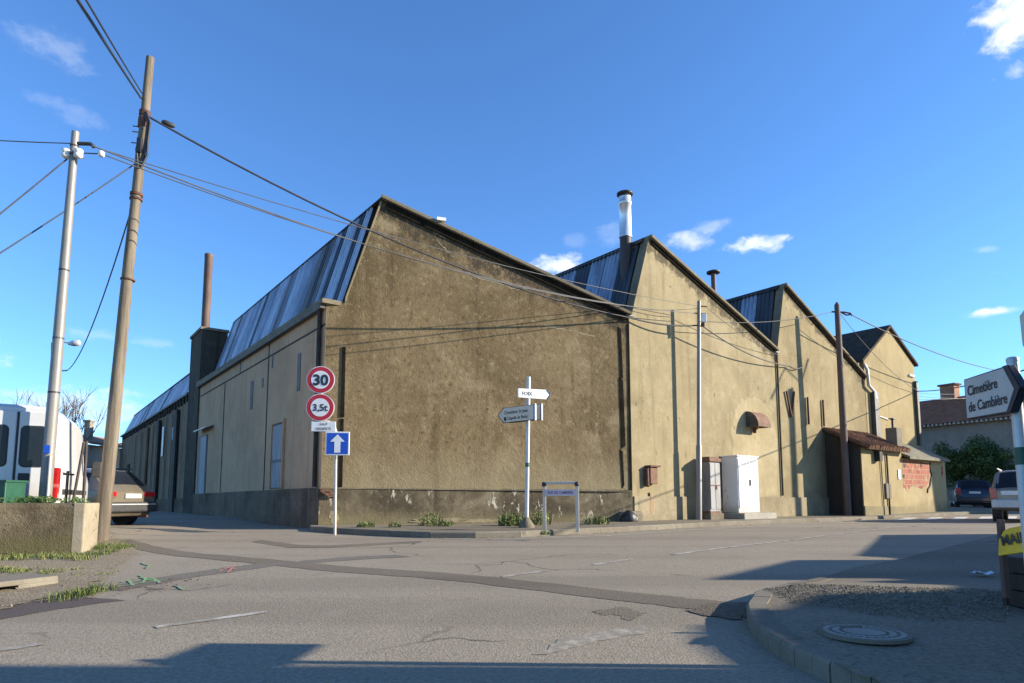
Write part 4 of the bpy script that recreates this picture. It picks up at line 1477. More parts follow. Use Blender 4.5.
# same vertical plane as its foot
dp_t = _O + d_ * ((dp_b.y - .15) / d_.y)
dpole = thing('utility_pole', dp_b, 'dark brown creosoted wooden pole in front of the lean-to shed', 'utility pole', 'timber utility poles')
q = MB()
q.tube([dp_b - UZ * .2, dp_b.lerp(dp_t, .5), dp_t, dp_t + UZ * .12], [.145, .13, .105, .03], 12)
q.build('pole', 'wooddark', dpole)
q = MB()
q.tube([dp_t + Vector((-.22, 0, -.28)), dp_t + Vector((.30, 0, -.30)), dp_t + Vector((.50, -.05, -.36)), dp_t + Vector((.55, -.05, -.46))], .035, 6)
q.tube([dp_t + Vector((.15, 0, -.3)), dp_t + Vector((.35, 0, -.42)), dp_t + Vector((.5, 0, -.4))], .03, 6)
q.build('bracket', 'rust', dpole)
# pole across the street that throws its shadow on the wall (outside the picture)
op_b = Vector((23.2, 24.9, 0))
opole = thing('utility_pole', op_b, 'wooden pole across the street beyond the right edge', 'utility pole', 'timber utility poles')
q = MB()
op_t = op_b + Vector((-.25, 0, 9.2))
q.tube([op_b, op_t], [.16, .14], 10)
q.build('pole', 'wooddark', opole)
q = MB()
q.tube([op_t + Vector((.1, -.9, -.1)), op_t + Vector((0, -.2, .9)), op_t + Vector((0, .5, .1)), op_t + Vector((0, .9, 1.0))], .05, 6)
q.build('bracket', 'rust', opole)

# street lamp far down the side street
sl_b = gnd(53, 512) if False else atY(52, 505, 26)
slamp = thing('street_lamp', sl_b, 'distant street lamp on a bracket arm showing behind the metal pole', 'street lamp')
sl_t = atY(54, 343, 26)
q = MB()
q.tube([Vector((sl_b.x, 26, 0)), sl_t], [.13, .1], 10)
q.build('pole', 'wood', slamp)
q = MB()
arm_e = atY(72, 343.5, 26)
q.tube([sl_t, sl_t.lerp(arm_e, .5) + UZ * .06, arm_e], .035, 6)
q.tube([atY(54, 371, 26), atY(67, 370.5, 26)], .03, 6)
q.build('lamp_arm', 'galv', slamp)
q = MB()
le = atY(80, 342.8, 26)
hd = (le - arm_e).normalized()
q.tube([arm_e - hd * .15, arm_e + hd * .05, arm_e + hd * .3, le], [.05, .12, .13, .05], 10)
q.build('lamp_head', 'alu', slamp)

# ================================================================== CABLES


def cable(a, b, sag, r, label, mat='cable', n=16):
    pts = []
    for k in range(n + 1):
        f = k / n
        p = a.lerp(b, f)
        p.z -= sag * 4 * f * (1 - f)
        pts.append(p)
    q = MB()
    q.tube(pts, r, 5)
    o = q.build('cable', mat)
    return tag(o, label, 'cable', 'overhead cables')


wpa = wp_b.lerp(wp_t, .868) + Vector((.08, -.05, 0))
corner = P(-.05, .12, 6.36)
cable(wpa, corner, .58, .024, 'thickest black cable dropping from the big wooden pole to the roof valley')
q = MB()
cpos = wpa.lerp(corner, .03)
tag(q.lathe(cpos + UZ * .02, [(.02, -.13), (.055, -.08), (.055, .08), (.02, .13)], 8, corner - wpa).build('cable_clamp', 'plastic'), 'dark clamp on the thick cable just right of the wooden pole', 'clamp')
lpa = lp_t + Vector((0, 0, -.18))
cable(mp_t + Vector((.1, 0, -.2)), lpa, .30, .010, 'upper thin wire from the metal pole to the pole by the cabinets', 'cablegrey')
cable(mp_t + Vector((.5, 0, -.42)), lp_t + Vector((-.1, 0, -.42)), .55, .012, 'lower thin wire starting at the white insulator of the metal pole', 'cablegrey')
cable(mp_t + Vector((.32, 0, -.26)), P(.2, .1, 6.75), .45, .014, 'pale wire from the metal pole passing under the steel flue', 'cablegrey')
# two conductors overhead coming from behind the photographer
for (dx, px, lab) in ((0, 79, 'left one of two dark cables rising from the wooden pole out of frame'), (.12, 87.5, 'right one of two dark cables rising from the wooden pole out of frame')):
    s_ = wp_b.lerp(wp_t, .905 + dx * .1) + Vector((-.06, -.08, 0))
    e_ = atY(px, -2, 7.0)
    e2 = s_ + (e_ - s_) * 2.6
    cable(s_, e2, .05, .022 if dx == 0 else .014, lab)
def far_end(e, o_, k=4.0):
    return o_ + (e - o_) * k


cable(far_end(atY(-60, 117, 10.5), mp_t), mp_t + Vector((-.05, 0, -.22)), .25, .010, 'thin wire entering from the left edge to the top of the metal pole')
cable(far_end(atY(-60, 245, 9), mp_t, 2.2), mp_t + Vector((-.1, 0, -.50)), .05, .013, 'dark wire slanting up from the left edge to the metal pole insulators')
cable(far_end(atY(-60, 280, 10), wp_b.lerp(wp_t, .775), 2.2), wp_b.lerp(wp_t, .775) + Vector((-.05, .05, 0)), .18, .013, 'long wire crossing behind the metal pole up to the wooden pole')
cable(wp_b.lerp(wp_t, .71) + Vector((-.03, .05, 0)), atY(67, 370.5, 26), .75, .016, 'dark service cable falling from the wooden pole to the distant lamp post')
# along the sunlit wall
cable(corner, lp_t + Vector((-.1, -.05, -.84)), .10, .026, 'thick black cable from the roof valley to the pole by the cabinets')
c3 = P(8.9, .1, 5.95)
cable(lp_t + Vector((.05, -.05, -.84)), c3, .25, .022, 'thick black cable sagging from the cabinet pole to the third gable')
cable(lp_t + Vector((.05, -.05, -.70)), dp_t + Vector((-.2, 0, -.28)), .20, .014, 'thin wire from the cabinet pole to the dark wooden pole')
cable(c3, P(9.9, .1, 6.05), .10, .02, 'short cable running along the third gable wall')
cable(lp_t + Vector((.2, -.05, -.2)), P(8.3, .05, 6.3), .15, .010, 'thin wire from the cabinet pole top to the second valley', 'cablegrey')
cable(P(.2, .1, 6.7), lp_t + Vector((-.05, 0, -.25)), .05, .010, 'thin pale wire from below the flue to the cabinet pole', 'cablegrey')
# to the right
cable(dp_t + Vector((.5, -.05, -.4)), atY(1000, 371, 34), .30, .022, 'dark cable dropping right from the dark pole over the narrow house')
h4 = P(20.55, .15, 6.1)
cable(h4, atY(1090, 347, 14), .25, .022, 'dark cable from the corner of the narrow house towards the right signpost')
for k in range(3):
    cable(h4 + UZ * (-.1 - .15 * k), atY(1040, 384 + k * 7 if k < 2 else 385, 36), .25, .011, ['upper', 'middle', 'lowest'][k] + ' faint wire running right from the narrow house corner', 'cablegrey')
cable(dp_t + Vector((.1, 0, -.35)), h4, .35, .012, 'thin wire between the dark pole and the narrow house corner', 'cablegrey')

# ================================================================== TRAFFIC SIGNS ON THE CORNER
ts_b = gnd(335, 530.5, .115)
ts = thing('traffic_sign', ts_b, 'cranked grey post carrying the 30 and 3,5t round signs and a blue arrow sign', 'traffic sign')
dY = ts_b.y
SX = Vector((.985, .10, 0)).normalized()
SNrm = Vector((SX.y, -SX.x, 0))
top = atY(321.5, 368, dY)
mid = atY(336, 438, dY)
b1_ = atY(336, 432, dY)
q = MB()
q.tube([ts_b - UZ * .1, mid, b1_, atY(334, 426, dY), atY(329, 422, dY), atY(323, 421, dY)], .030, 10)
q.tube([atY(321.5, 430, dY), top], .030, 10)
q.build('post', 'galv', ts)


def disc_sign(c, R, txt, tsize, parent, ty=0, bold=.012, width=None):
    q = MB()
    q.lathe(c, [(R, 0), (R, .025)], 40, SNrm, smooth=False)
    d = q.build('sign_disc', 'signwhite', parent)
    q = MB()
    q.lathe(c + SNrm * .027, [(R * .95, 0), (R * .95, .003)], 40, SNrm, smooth=False)
    q.build('red_ring', 'red', d)
    q = MB()
    q.lathe(c + SNrm * .0315, [(R * .66, 0), (R * .66, .003)], 40, SNrm, smooth=False)
    q.build('white_face', 'signwhite', d)
    text_mesh('lettering', txt, tsize, c + SNrm * .036 + UZ * (-tsize * .36 + ty), SX, UZ, 'lettering', d, 'CENTER', bold, .003, width=width)
    return d


c30 = atY(320.8, 380, dY - .06)
disc_sign(c30, .305, '30', .33, ts, width=.33)
c35 = atY(320.3, 407.6, dY - .06)
disc_sign(c35, .305, '3,5t', .21, ts, width=.32, bold=.006)
cpl = atY(323.5, 426.5, dY - .06)
q = MB()
q.box(cpl, (.52, .02, .22), SX, SNrm, UZ)
pl_ = q.build('supplementary_plate', 'signwhite', ts, bevel=.008)
text_mesh('lettering', 'SAUF', .075, cpl + SNrm * .012 + UZ * .025, SX, UZ, 'lettering', pl_, 'CENTER', .001)
text_mesh('lettering', 'DESSERTE', .075, cpl + SNrm * .012 - UZ * .075, SX, UZ, 'lettering', pl_, 'CENTER', .001)
cbq = atY(337.5, 443.5, dY - .06)
q = MB()
q.box(cbq, (.52, .02, .52), SX, SNrm, UZ)
sq = q.build('one_way_sign', 'signwhite', ts, bevel=.01)
q = MB()
q.box(cbq + SNrm * .012, (.46, .004, .46), SX, SNrm, UZ)
q.build('blue_face', 'blue', sq)
q = MB()
q.prism([cbq + SNrm * .0145 + SX * x + UZ * z for x, z in ((-.065, -.20), (.065, -.20), (.065, .04), (.155, .04), (0, .20), (-.155, .04), (-.065, .04))], SNrm * .003)
q.build('white_arrow', 'signwhite', sq)

# ================================================================== DIRECTION SIGNPOST AND STREET NAME FRAME
dsb = gnd(526.5, 527.5, .115)
ds = thing('direction_signpost', dsb, 'white signpost with the FOIX arrow above two grey direction boards', 'signpost')
Yd = dsb.y
dst = atY(528.5, 377, Yd)
q = MB()
q.tube([dsb, dst], .052, 12)
q.build('post', 'alu', ds)
q = MB()
q.lathe(dsb, [(.20, -.02), (.19, .05), (.09, .20), (.055, .24)], 14)
q.build('concrete_foot', 'stone', ds)
q = MB()
c = dsb.lerp(dst, .41)
q.lathe(c, [(.055, -.05), (.055, .05)], 12)
q.build('green_band', 'green', ds)


def arrow_board(parent, pTL, pTR, pBR, pBL, tip, mat_face, mat_edge, mat_back, border=.012, th=.05):
    """direction board: quad plus pointed end; builds an edge frame and face"""
    ex = (pTR - pTL).normalized()
    ez = UZ
    nrm = ex.cross(ez).normalized()
    poly = [pTL, pTR, tip, pBR, pBL]
    q = MB()
    q.prism([p for p in poly], -nrm * th)
    bd = q.build('board', mat_edge, parent, bevel=.006)
    c = sum(poly, Vector()) / 5
    q = MB()
    q.add([p + (c - p).normalized() * border * 1.4 + nrm * .004 for p in poly], [(0, 1, 2, 3, 4)])
    q.build('board_face', mat_face, bd, recalc=False)
    return bd, ex, nrm


# FOIX: board turned towards the right, tip at the right and nearer
p0, p1 = atY(518.3, 388.3, Yd - .16), atY(547, 389.8, Yd + .16)
q0, q1 = atY(518.3, 397.2, Yd - .16), atY(547, 399.4, Yd + .16)
tipf = atY(550.3, 394.5, Yd + .20)
bd, ex, nrm = arrow_board(ds, p0, p1, q1, q0, tipf, 'signwhite', 'signwhite', 'signgrey', .004)
text_mesh('lettering', 'FOIX', .125, q0 + ex * .09 + UZ * .055 + nrm * .004, ex, UZ, 'lettering', bd, 'LEFT', .003, .003)
q = MB()
q.tube([p1 + nrm * .012, tipf + nrm * .012, q1 + nrm * .012], .012, 5)
q.build('arrow_edge', 'lettering', bd)
# two grey boards pointing left, away from the sun
for k in range(2):
    px = 0 if k == 0 else 6.5
    yy = Yd - .30 if k == 0 else Yd + .10
    l0, r0 = atY(503 + px, 408, yy + .28), atY(534.5 + px, 404, yy)
    l1, r1 = atY(503 + px, 423, yy + .28), atY(534.5 + px, 419.7, yy)
    tp = atY(497.5 + px, 416, yy + .33)
    exx = (r0 - l0).normalized()
    nr = exx.cross(UZ).normalized()
    q = MB()
    q.prism([l0, r0, r1, l1, tp], -nr * .06)
    bd2 = q.build('board', 'lettering', ds, bevel=.005)
    cc_ = (l0 + r0 + r1 + l1) / 4
    q = MB()
    q.add([p + (cc_ - p).normalized() * .025 + nr * .004 for p in (l0, r0, r1, l1, tp)], [(0, 1, 2, 3, 4)])
    q.build('board_face', 'signgrey', bd2, recalc=False)
    q = MB()
    q.box((r0 + r1) / 2 - nr * .03 + exx * .01, (.025, .075, (r0 - r1).length + .02), exx, nr, UZ)
    q.build('board_end', 'signwhite', bd2)
    if k == 0:
        hgt = (r0 - r1).length
        text_mesh('lettering', 'Cimetière St Jean', .11, l1 + UZ * (hgt * .54) + exx * .03 + nr * .004, exx, UZ, 'lettering', bd2, 'LEFT', .002, .003, width=.60)
        text_mesh('lettering', 'Chapelle de Benac', .11, l1 + UZ * (hgt * .16) + exx * .10 + nr * .004, exx, UZ, 'lettering', bd2, 'LEFT', .002, .003, width=.53)
        q = MB()
        q.box(l1 + UZ * (hgt * .24) + exx * .055 + nr * .006, (.06, .004, .09), exx, nr, UZ)
        q.build('pictogram', 'lettering', bd2)

nf_b = gnd(544.5, 529.3, .115)
nf_c = gnd(577.5, 530.2, .115)
nf = thing('street_name_frame', nf_b, 'low two legged grey frame holding the street name plate on the kerb', 'sign')
fh_ = 1.02
for pnt in (nf_b, nf_c):
    q = MB()
    q.box(pnt + UZ * (fh_ / 2 - .04), (.075, .06, fh_), (1, 0, 0), (0, 1, 0), UZ)
    q.build('leg', 'galv', nf, bevel=.008)
    q = MB()
    q.lathe(pnt + UZ * (fh_ - .02), [(.05, -.04), (.06, 0), (.055, .04), (.02, .06)], 10)
    q.build('corner_cap', 'plastic', nf)
q = MB()
q.tube([nf_b + UZ * (fh_ + .01), nf_c + UZ * (fh_ + .01)], .032, 8)
q.build('top_rail', 'galv', nf)
nx_ = (nf_c - nf_b)
nlen = nx_.length
nx_.normalize()
nn_ = Vector((nx_.y, -nx_.x, 0))
pc = (nf_b + nf_c) / 2 + UZ * (fh_ - .20) + nn_ * .0
q = MB()
q.box(pc, (nlen - .075, .03, .14), nx_, nn_, UZ)
npl = q.build('name_plate', 'signwhite', nf)
MT['lilac'] = simple('lilac_plate', (.70, .56, .56), (.62, .49, .5), 6, .5, bump=0)
npl.data.materials[0] = MT['lilac']
text_mesh('lettering', 'RUE DE CAMBIERE', .095, pc + nn_ * .018 - UZ * .033, nx_, UZ, 'lettering2', npl, 'CENTER', .001, .003, width=.62)

# ================================================================== CABINETS
gc = P(3.42, .42, .115)
wb_ = Vector((0, 0, 0))
cg = thing('utility_cabinet', P(3.55, .3, .115), 'narrow weathered grey cabinet with a rust red cap and foot', 'cabinet', 'street cabinets on the pavement')
q = MB()
q.box(P(3.36, .30, 1.18), (.56, .44, 1.62), BT, BN, UZ)
gbo = q.build('body', 'alu', cg, bevel=.015)
MT['cabgrey'] = simple('weathered_grey_paint', (.27, .265, .255), (.18, .175, .165), 5, .6, stretch=(1, 1, .3))
gbo.data.materials[0] = MT['cabgrey']
q = MB()
q.box(P(3.36, .31, 2.05), (.64, .54, .12), BT, BN, UZ)
q.box(P(3.36, .31, 2.13), (.54, .44, .06), BT, BN, UZ)
q.build('cap', 'rustlight', cg, bevel=.02)
q = MB()
q.box(P(3.36, .30, .33), (.60, .48, .10), BT, BN, UZ)
q.build('rusty_foot', 'rustlight', cg)
q = MB()
q.box(P(3.36, .30, .19), (.68, .56, .24), BT, BN, UZ)
q.build('base', 'stone', cg)
for kx in (3.23, 3.50):
    q = MB()
    q.box(P(kx, .53, 1.2), (.25, .02, 1.5), BT, BN, UZ)
    dd = q.build('door', MT['cabgrey'], cg, bevel=.005)
q = MB()
q.box(P(3.40, .55, 1.15), (.05, .03, .12), BT, BN, UZ)
q.build('lock', 'rust', cg)
q = MB()
q.box(P(3.36, .543, 1.22), (.54, .012, .03), BT, BN, UZ)
q.build('door_bar', 'rust', cg)
MT['vent_shade'] = simple('vent_shadow_grey', (.32, .31, .29), (.24, .23, .21), 6, .6)
cw = thing('utility_cabinet', P(4.9, .3, .115), 'white double door cabinet beside the grey cabinet on the pavement', 'cabinet', 'street cabinets on the pavement')
MT['cabwhite'] = plaster('white_cabinet', (.74, .72, .67), (.60, .57, .50), (.78, .77, .73), .25, .3, .05, .02, low=(.25, .75, (.48, .42, .32)), grain=40)
q = MB()
q.box(P(5.02, .36, 1.26), (1.22, .62, 1.90), BT, BN, UZ)
q.build('body', 'cabwhite', cw, bevel=.02)
for kx in (4.73, 5.31):
    q = MB()
    q.box(P(kx, .681, 1.30), (.555, .022, 1.66), BT, BN, UZ)
    q.build('door', 'cabwhite', cw, bevel=.006)
q = MB()
q.box(P(5.02, .36, 2.23), (1.28, .68, .05), BT, BN, UZ)
q.build('cap', 'cabwhite', cw, bevel=.012)
q = MB()
q.box(P(5.09, .705, 1.33), (.05, .03, .20), BT, BN, UZ)
q.build('handle', 'plastic', cw)
for kx in (4.73, 5.31):
    for zz in (.62, 1.95):
        q = MB()
        for k in range(5):
            q.box(P(kx, .694, zz + k * .03), (.30, .008, .012), BT, BN, UZ)
        q.build('vent_grille', 'vent_shade', cw)  # grey bars paint the shade of the vent slots
for zz in (.75, 1.3, 1.9):
    q = MB()
    q.tube([P(4.43, .69, zz), P(4.43, .69, zz + .09)], .014, 6)
    q.build('hinge', 'galv', cw)
q = MB()
q.box(P(5.36, .696, 1.72), (.14, .006, .10), BT, BN, UZ)
q.build('label_sticker', 'signgrey', cw)
q = MB()
q.box(P(5.1, .5, .20), (1.9, 1.1, .22), BT, BN, UZ)
q.build('base', 'concrete', cw, bevel=.02)

# rock and black bag by the corner, stone guard block
q = MB()
c = P1(8.75, .35, .12)
for (dx, dy, r) in ((0, 0, .22), (.12, .05, .16), (-.12, .0, .15)):
    q.lathe(c + Vector((dx, dy, 0)), [(r, 0), (r * 1.08, r * .5), (r * .8, r * 1.1), (r * .3, r * 1.5)], 9)
tag(q.build('bin_bag', 'bagblack'), 'small crumpled black bag lying at the foot of the building corner', 'bag')
q = MB()
c = P(-.02, .12, .0)
q.prism([c + BT1 * -.55 + BN1 * .0, c + BT1 * -.35 + BN1 * .18, c + BT * .3 + BN * .1, c + BT * .35 - BN * .2, c - BT1 * .5 - BN1 * .2], UZ * .42)
tag(q.build('guard_stone', 'stone', bevel=.09), 'worn rounded guard stone at the bend of the warehouse wall', 'stone')
# broken bricks at the left corner
q = MB()
for k in range(5):
    q.box(P1(.08 + k * .05, .10, 1.0 - k * .03), (.2, .1, .08), BT1, BN1, UZ)
q.build('broken_brick', 'rustlight', wh)

# ================================================================== NEAR RIGHT: CEMETERY SIGN, YELLOW BOARD, PLANTER
rs_b = Vector((3.50, 4.45, 0))
rs_b.z = zg(rs_b.x, rs_b.y) + up_r(rs_b.x, rs_b.y)
rs = thing('direction_signpost', rs_b, 'white post at the right edge with the Cimetière de Cambière arrow board', 'signpost')
rt = atY(1012.5, 359, 4.47)
q = MB()
q.tube([rs_b - UZ * .05, rt], .036, 14)
q.lathe(rt, [(.038, -.02), (.040, .0), (.03, .012)], 14)
q.build('post', 'alu', rs)
q = MB()
q.lathe(rs_b.lerp(rt, .655), [(.0372, -.06), (.0372, .06)], 14, rt - rs_b)
q.build('green_band', 'green', rs)
Yl, Yr = 4.92, 4.40
TLp, BLp = atY(963.5, 379.5, Yl), atY(965, 419.5, Yl)
TRp, BRp = atY(1007.5, 365, Yr), atY(1011, 412.5, Yr)
BLp.x = TLp.x
BRp.x = TRp.x
tipp = atY(1021, 387, Yr - .11)
bd, ex, nrm = arrow_board(rs, TLp, TRp, BRp, BLp, tipp, 'signgrey', 'lettering', 'signgrey', .014, .05)
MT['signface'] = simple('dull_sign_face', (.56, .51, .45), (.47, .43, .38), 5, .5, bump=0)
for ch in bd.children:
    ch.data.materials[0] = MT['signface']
q = MB()
q.prism([TRp + nrm * .005 + ex * .0, tipp + nrm * .005, BRp + nrm * .005, BRp + nrm * .005 - ex * .045, tipp + nrm * .005 - ex * .06, TRp + nrm * .005 - ex * .045], nrm * .003)
q.build('arrow_edge', 'lettering', bd)
bh_ = (TLp - BLp).length
wl_ = (TRp - TLp).length
text_mesh('lettering', 'Cimetière', .105, BLp + UZ * (bh_ * .56) + ex * .05 + nrm * .005, ex, UZ, 'lettering', bd, 'LEFT', .002, .003, width=wl_ * .68)
text_mesh('lettering', 'de Cambière', .105, BLp + UZ * (bh_ * .16) + ex * .05 + nrm * .005, ex, UZ, 'lettering', bd, 'LEFT', .002, .003, width=wl_ * .86)
# second board seen only by its left end
us_b = Vector((3.28, 3.72, 0))
us_b.z = zg(us_b.x, us_b.y) + up_r(us_b.x, us_b.y)
us = thing('direction_signpost', us_b, 'board end of a further signpost cut off by the right edge', 'signpost')
q = MB()
q.tube([us_b, us_b + UZ * 2.65], .043, 12)
q.build('post', 'alu', us)
t0 = atY(1019, 316, 3.75)
q = MB()
q.prism([t0, t0 + Vector((.03, -.03, .06)), t0 + Vector((.35, -.45, .09)), t0 + Vector((.35, -.45, -.26)), t0 + Vector((.03, -.03, -.22)), t0 + Vector((.004, 0, -.18))], (.04, .03, 0))
us_bd = q.build('board', 'signgrey', us, bevel=.008)

yb = thing('yellow_notice', (4.0, 5.3, -.2), 'tilted yellow board with dark letters fixed over the brown planter', 'sign')
yc = [atY(998, 556, 5.25), atY(998.5, 540, 5.25), atY(1003, 531, 5.2), atY(1009, 528, 5.15), atY(1030, 524, 4.98), atY(1034, 551, 4.95)]
q = MB()
exy = (yc[5] - yc[0])
exy.z = 0
exy.normalize()
ny_ = exy.cross(UZ).normalized()
q.prism(yc, -ny_ * .03)
ybd = q.build('board', 'yellow', yb, bevel=.006)
ezy = (UZ - exy * 0).normalized()
ex_t = (yc[5] - yc[0]).normalized()
ez_t = ny_.cross(ex_t).normalized()
if ez_t.z < 0:
    ez_t = -ez_t
text_mesh('lettering', 'MAIRIE', .11, yc[0] + ex_t * .06 + ez_t * .075, ex_t, ez_t, 'lettering', ybd, 'LEFT', .003, .004, width=.30)
q = MB()
yp = atY(1005, 556, 5.3)
q.box(Vector((yp.x, 5.32, yp.z - .02)), (.04, .04, .62))
q.build('stake', 'wooddark', yb)
plx, ply = 4.62, 5.62
pz = zg(plx, ply) + up_r(plx, ply)
plt = thing('planter_box', (plx, ply, pz), 'dark brown wooden planter box at the right edge of the pavement', 'planter')
for k in range(3):
    q = MB()
    q.box((plx, ply, pz + .08 + k * .145), (.52, .5, .135))
    q.build('board_ring', 'planter', plt, bevel=.008)
for sx in (-.25, .25):
    for sy in (-.24, .24):
        q = MB()
        q.box((plx + sx, ply + sy, pz + .22), (.045, .045, .44))
        q.build('corner_post', 'planter', plt)
q = MB()
pc_ = gnd(984, 576, .03)
g2 = []
for j in range(4):
    for i in range(5):
        g2.append(pc_ + Vector((-.13 + i * .065, -.06 + j * .04, .012 + rnd() * .05)))
q.add(g2, [(j * 5 + i, j * 5 + i + 1, (j + 1) * 5 + i + 1, (j + 1) * 5 + i) for j in range(3) for i in range(4)])
po = q.build('paper_scrap', 'paper')
sd = po.modifiers.new('thick', 'SOLIDIFY')
sd.thickness = .003
tag(po, 'crumpled pale paper lying on the shaded pavement by the planter', 'litter')
# inspection cover
mc = gnd(864, 633, .145)
mcz = mc.z + .004
cov = thing('inspection_cover', (mc.x, mc.y, mcz), 'round concrete inspection cover set in the corner pavement', 'manhole cover')
q = MB()
q.lathe((mc.x, mc.y, mcz), [(.27, -.02), (.27, .008)], 28, smooth=False)
q.build('cover_plate', 'concrete', cov)
q = MB()
q.box((mc.x - .02, mc.y + .16, mcz + .010), (.16, .05, .012))
q.build('lifting_slot', 'kerb', cov)
for rr_ in (.21, .14):
    q = MB()
    for k in range(28):
        a_1, a_2 = 2 * math.pi * k / 28, 2 * math.pi * (k + .62) / 28
        q.add([(mc.x + math.cos(a) * r_, mc.y + math.sin(a) * r_, mcz + .0105) for a, r_ in ((a_1, rr_), (a_2, rr_), (a_2, rr_ + .022), (a_1, rr_ + .022))], [(0, 1, 2, 3)])
    q.build('cover_tread', 'kerb', cov)
q = MB()
q.lathe((mc.x, mc.y, mcz), [(.305, -.02), (.305, .004)], 28, smooth=False)
q.build('frame_ring', 'kerb', cov)
# ribbed tactile strip
tp_ = [(p.x, p.y) for p in G2((782, 597, .1), (800, 592, .1), (850, 592, .1), (868, 596, .1), (850, 600, .1))]

# ================================================================== LOW WALL, STAKES, BIN
lw0 = gnd(0, 556)
lw1 = gnd(80, 553.5)
dw = (lw1 - lw0)
dw.z = 0
dw.normalize()
nw = Vector((-dw.y, dw.x, 0))
lw = thing('low_wall', lw1, 'low mossy rendered wall with a pale end beside the verge', 'wall')
wz = atY(80, 503.2, lw1.y).z
q = MB()
s_ = lw1 - dw * 7
q.prism([Vector((s_.x, s_.y, -.3)), Vector((lw1.x, lw1.y, -.3)) - dw * .02, Vector((lw1.x, lw1.y, wz)) - dw * .02, Vector((s_.x, s_.y, wz + .02))], nw * .80)
q.build('wall', 'lowwall', lw, bevel=.06)
q = MB()
q.box(Vector((lw1.x, lw1.y, (wz - .3) / 2)) + dw * -.055 + nw * .40, (.17, .806, wz + .3 + .004), dw, nw, UZ)
q.build('end_pier', 'lowwallend', lw, bevel=.02)
MT['stakeiron'] = simple('dark_iron', (.045, .035, .028), (.075, .055, .045), 6, .8)
gbn = thing('green_crate', lw0 + nw * 1.0, 'dark green crate on top of the low wall at the left edge', 'crate')
gp = atY(-4, 503, 10.6)
q = MB()
q.box((gp.x - .12, 10.75, gp.z + .17), (.62, .45, .36))
q.build('body', 'green', gbn, bevel=.015)
q = MB()
q.box((gp.x - .12, 10.75, gp.z + .355), (.66, .49, .035))
q.build('rim', 'green', gbn)
for (x0, y0, x1, y1, yy, lab) in ((73, 502, 84, 442, 11.2, 'dark leaning iron stake behind the low wall, tilted to the right'), (83.5, 503, 86.5, 441, 11.25, 'dark upright iron stake tallest behind the low wall'),
                                 (66, 498, 68, 471, 11.2, 'short thin stake with a crossbar in front of the van lamp')):
    q = MB()
    a, b = atY(x0, y0, yy), atY(x1, y1, yy)
    a = a - (b - a) * .3
    q.tube([a, b], .022, 6)
    if y1 == 471:
        c = atY(68, 474, yy)
        q.tube([c - Vector((.08, 0, 0)), c + Vector((.1, 0, -.01))], .018, 5)
    tag(q.build('fence_stake', 'stakeiron'), lab, 'stake', 'stakes behind the low wall')

# ================================================================== VEHICLES


def ring(st):
    y, zb, zm, zt, wb, wm, wt_ = st
    half = [(0, zb), (wb * .88, zb), (wb, zb + .10), (max(wb, wm), (zb + .1 + zm) * .52), (wm, zm - .04), (wm * .985, zm), (wt_ + (wm - wt_) * .12, zt - .14 * min(1, (zt - zm))), (wt_ * .90, zt - .015), (wt_ * .55, zt + .012), (0, zt + .02)]
    pts = [Vector((x, y, z)) for x, z in half] + [Vector((-x, y, z)) for x, z in half[-2:0:-1]]
    return pts


def body(stations, mat, parent, name='body'):
    q = MB()
    R = [ring(s) for s in stations]
    n = len(R[0])
    vs = [p for r in R for p in r]
    fs = []
    for i in range(len(R) - 1):
        for k in range(n):
            fs.append((i * n + k, i * n + (k + 1) % n, (i + 1) * n + (k + 1) % n, (i + 1) * n + k))
    fs += [tuple(range(n)), tuple(range((len(R) - 1) * n, len(R) * n))[::-1]]
    q.add(vs, fs)
    o = q.build(name, mat, parent, local=True, angle=32)
    return o, R


def pane(R, i0, i1, k0, k1, parent, shrink=.08, off=.008, name='window', mat='glassdk'):
    """glass over the body quads between stations i0..i1 and ring points k0..k1"""
    q = MB()
    c4 = [R[i0][k0], R[i1][k0], R[i1][k1], R[i0][k1]]
    mids = [R[i][k] for i in range(i0, i1 + 1) for k in range(k0, k1 + 1)]
    c = sum(mids, Vector()) / len(mids)
    nrm = (c4[1] - c4[0]).cross(c4[3] - c4[0]).normalized()
    if nrm.dot(c - Vector((0, c.y * .6, .6))) < 0:
        nrm = -nrm
    nu, nv = i1 - i0, k1 - k0
    vs = [R[i][k] + (c - R[i][k]) * shrink + nrm * off for i in range(i0, i1 + 1) for k in range(k0, k1 + 1)]
    fs = [(a * (nv + 1) + b, (a + 1) * (nv + 1) + b, (a + 1) * (nv + 1) + b + 1, a * (nv + 1) + b + 1) for a in range(nu) for b in range(nv)]
    q.add(vs, fs)
    return q.build(name, mat, parent, local=True, recalc=False)


def wheel(parent, x, y, r, w):
    sx = 1 if x > 0 else -1
    q = MB()
    q.lathe((x, y, r), [(r * .55, -w / 2), (r * .92, -w / 2), (r, -w * .3), (r, w * .3), (r * .92, w / 2), (r * .55, w / 2)], 20, (sx, 0, 0))
    t = q.build('wheel', 'tyre', parent, local=True)
    q = MB()
    q.lathe((x + sx * w * .42, y, r), [(r * .62, 0), (r * .58, .02), (r * .25, .035), (r * .12, .05)], 14, (sx, 0, 0))
    q.build('rim', 'rim', t, local=True)
    q = MB()
    q.lathe((x - sx * .03, y, r + .02), [(r * 1.16, -w / 2), (r * 1.16, w / 2 + .012)], 22, (sx, 0, 0), smooth=False)
    q.build('wheel_arch', 'plastic', parent, local=True)


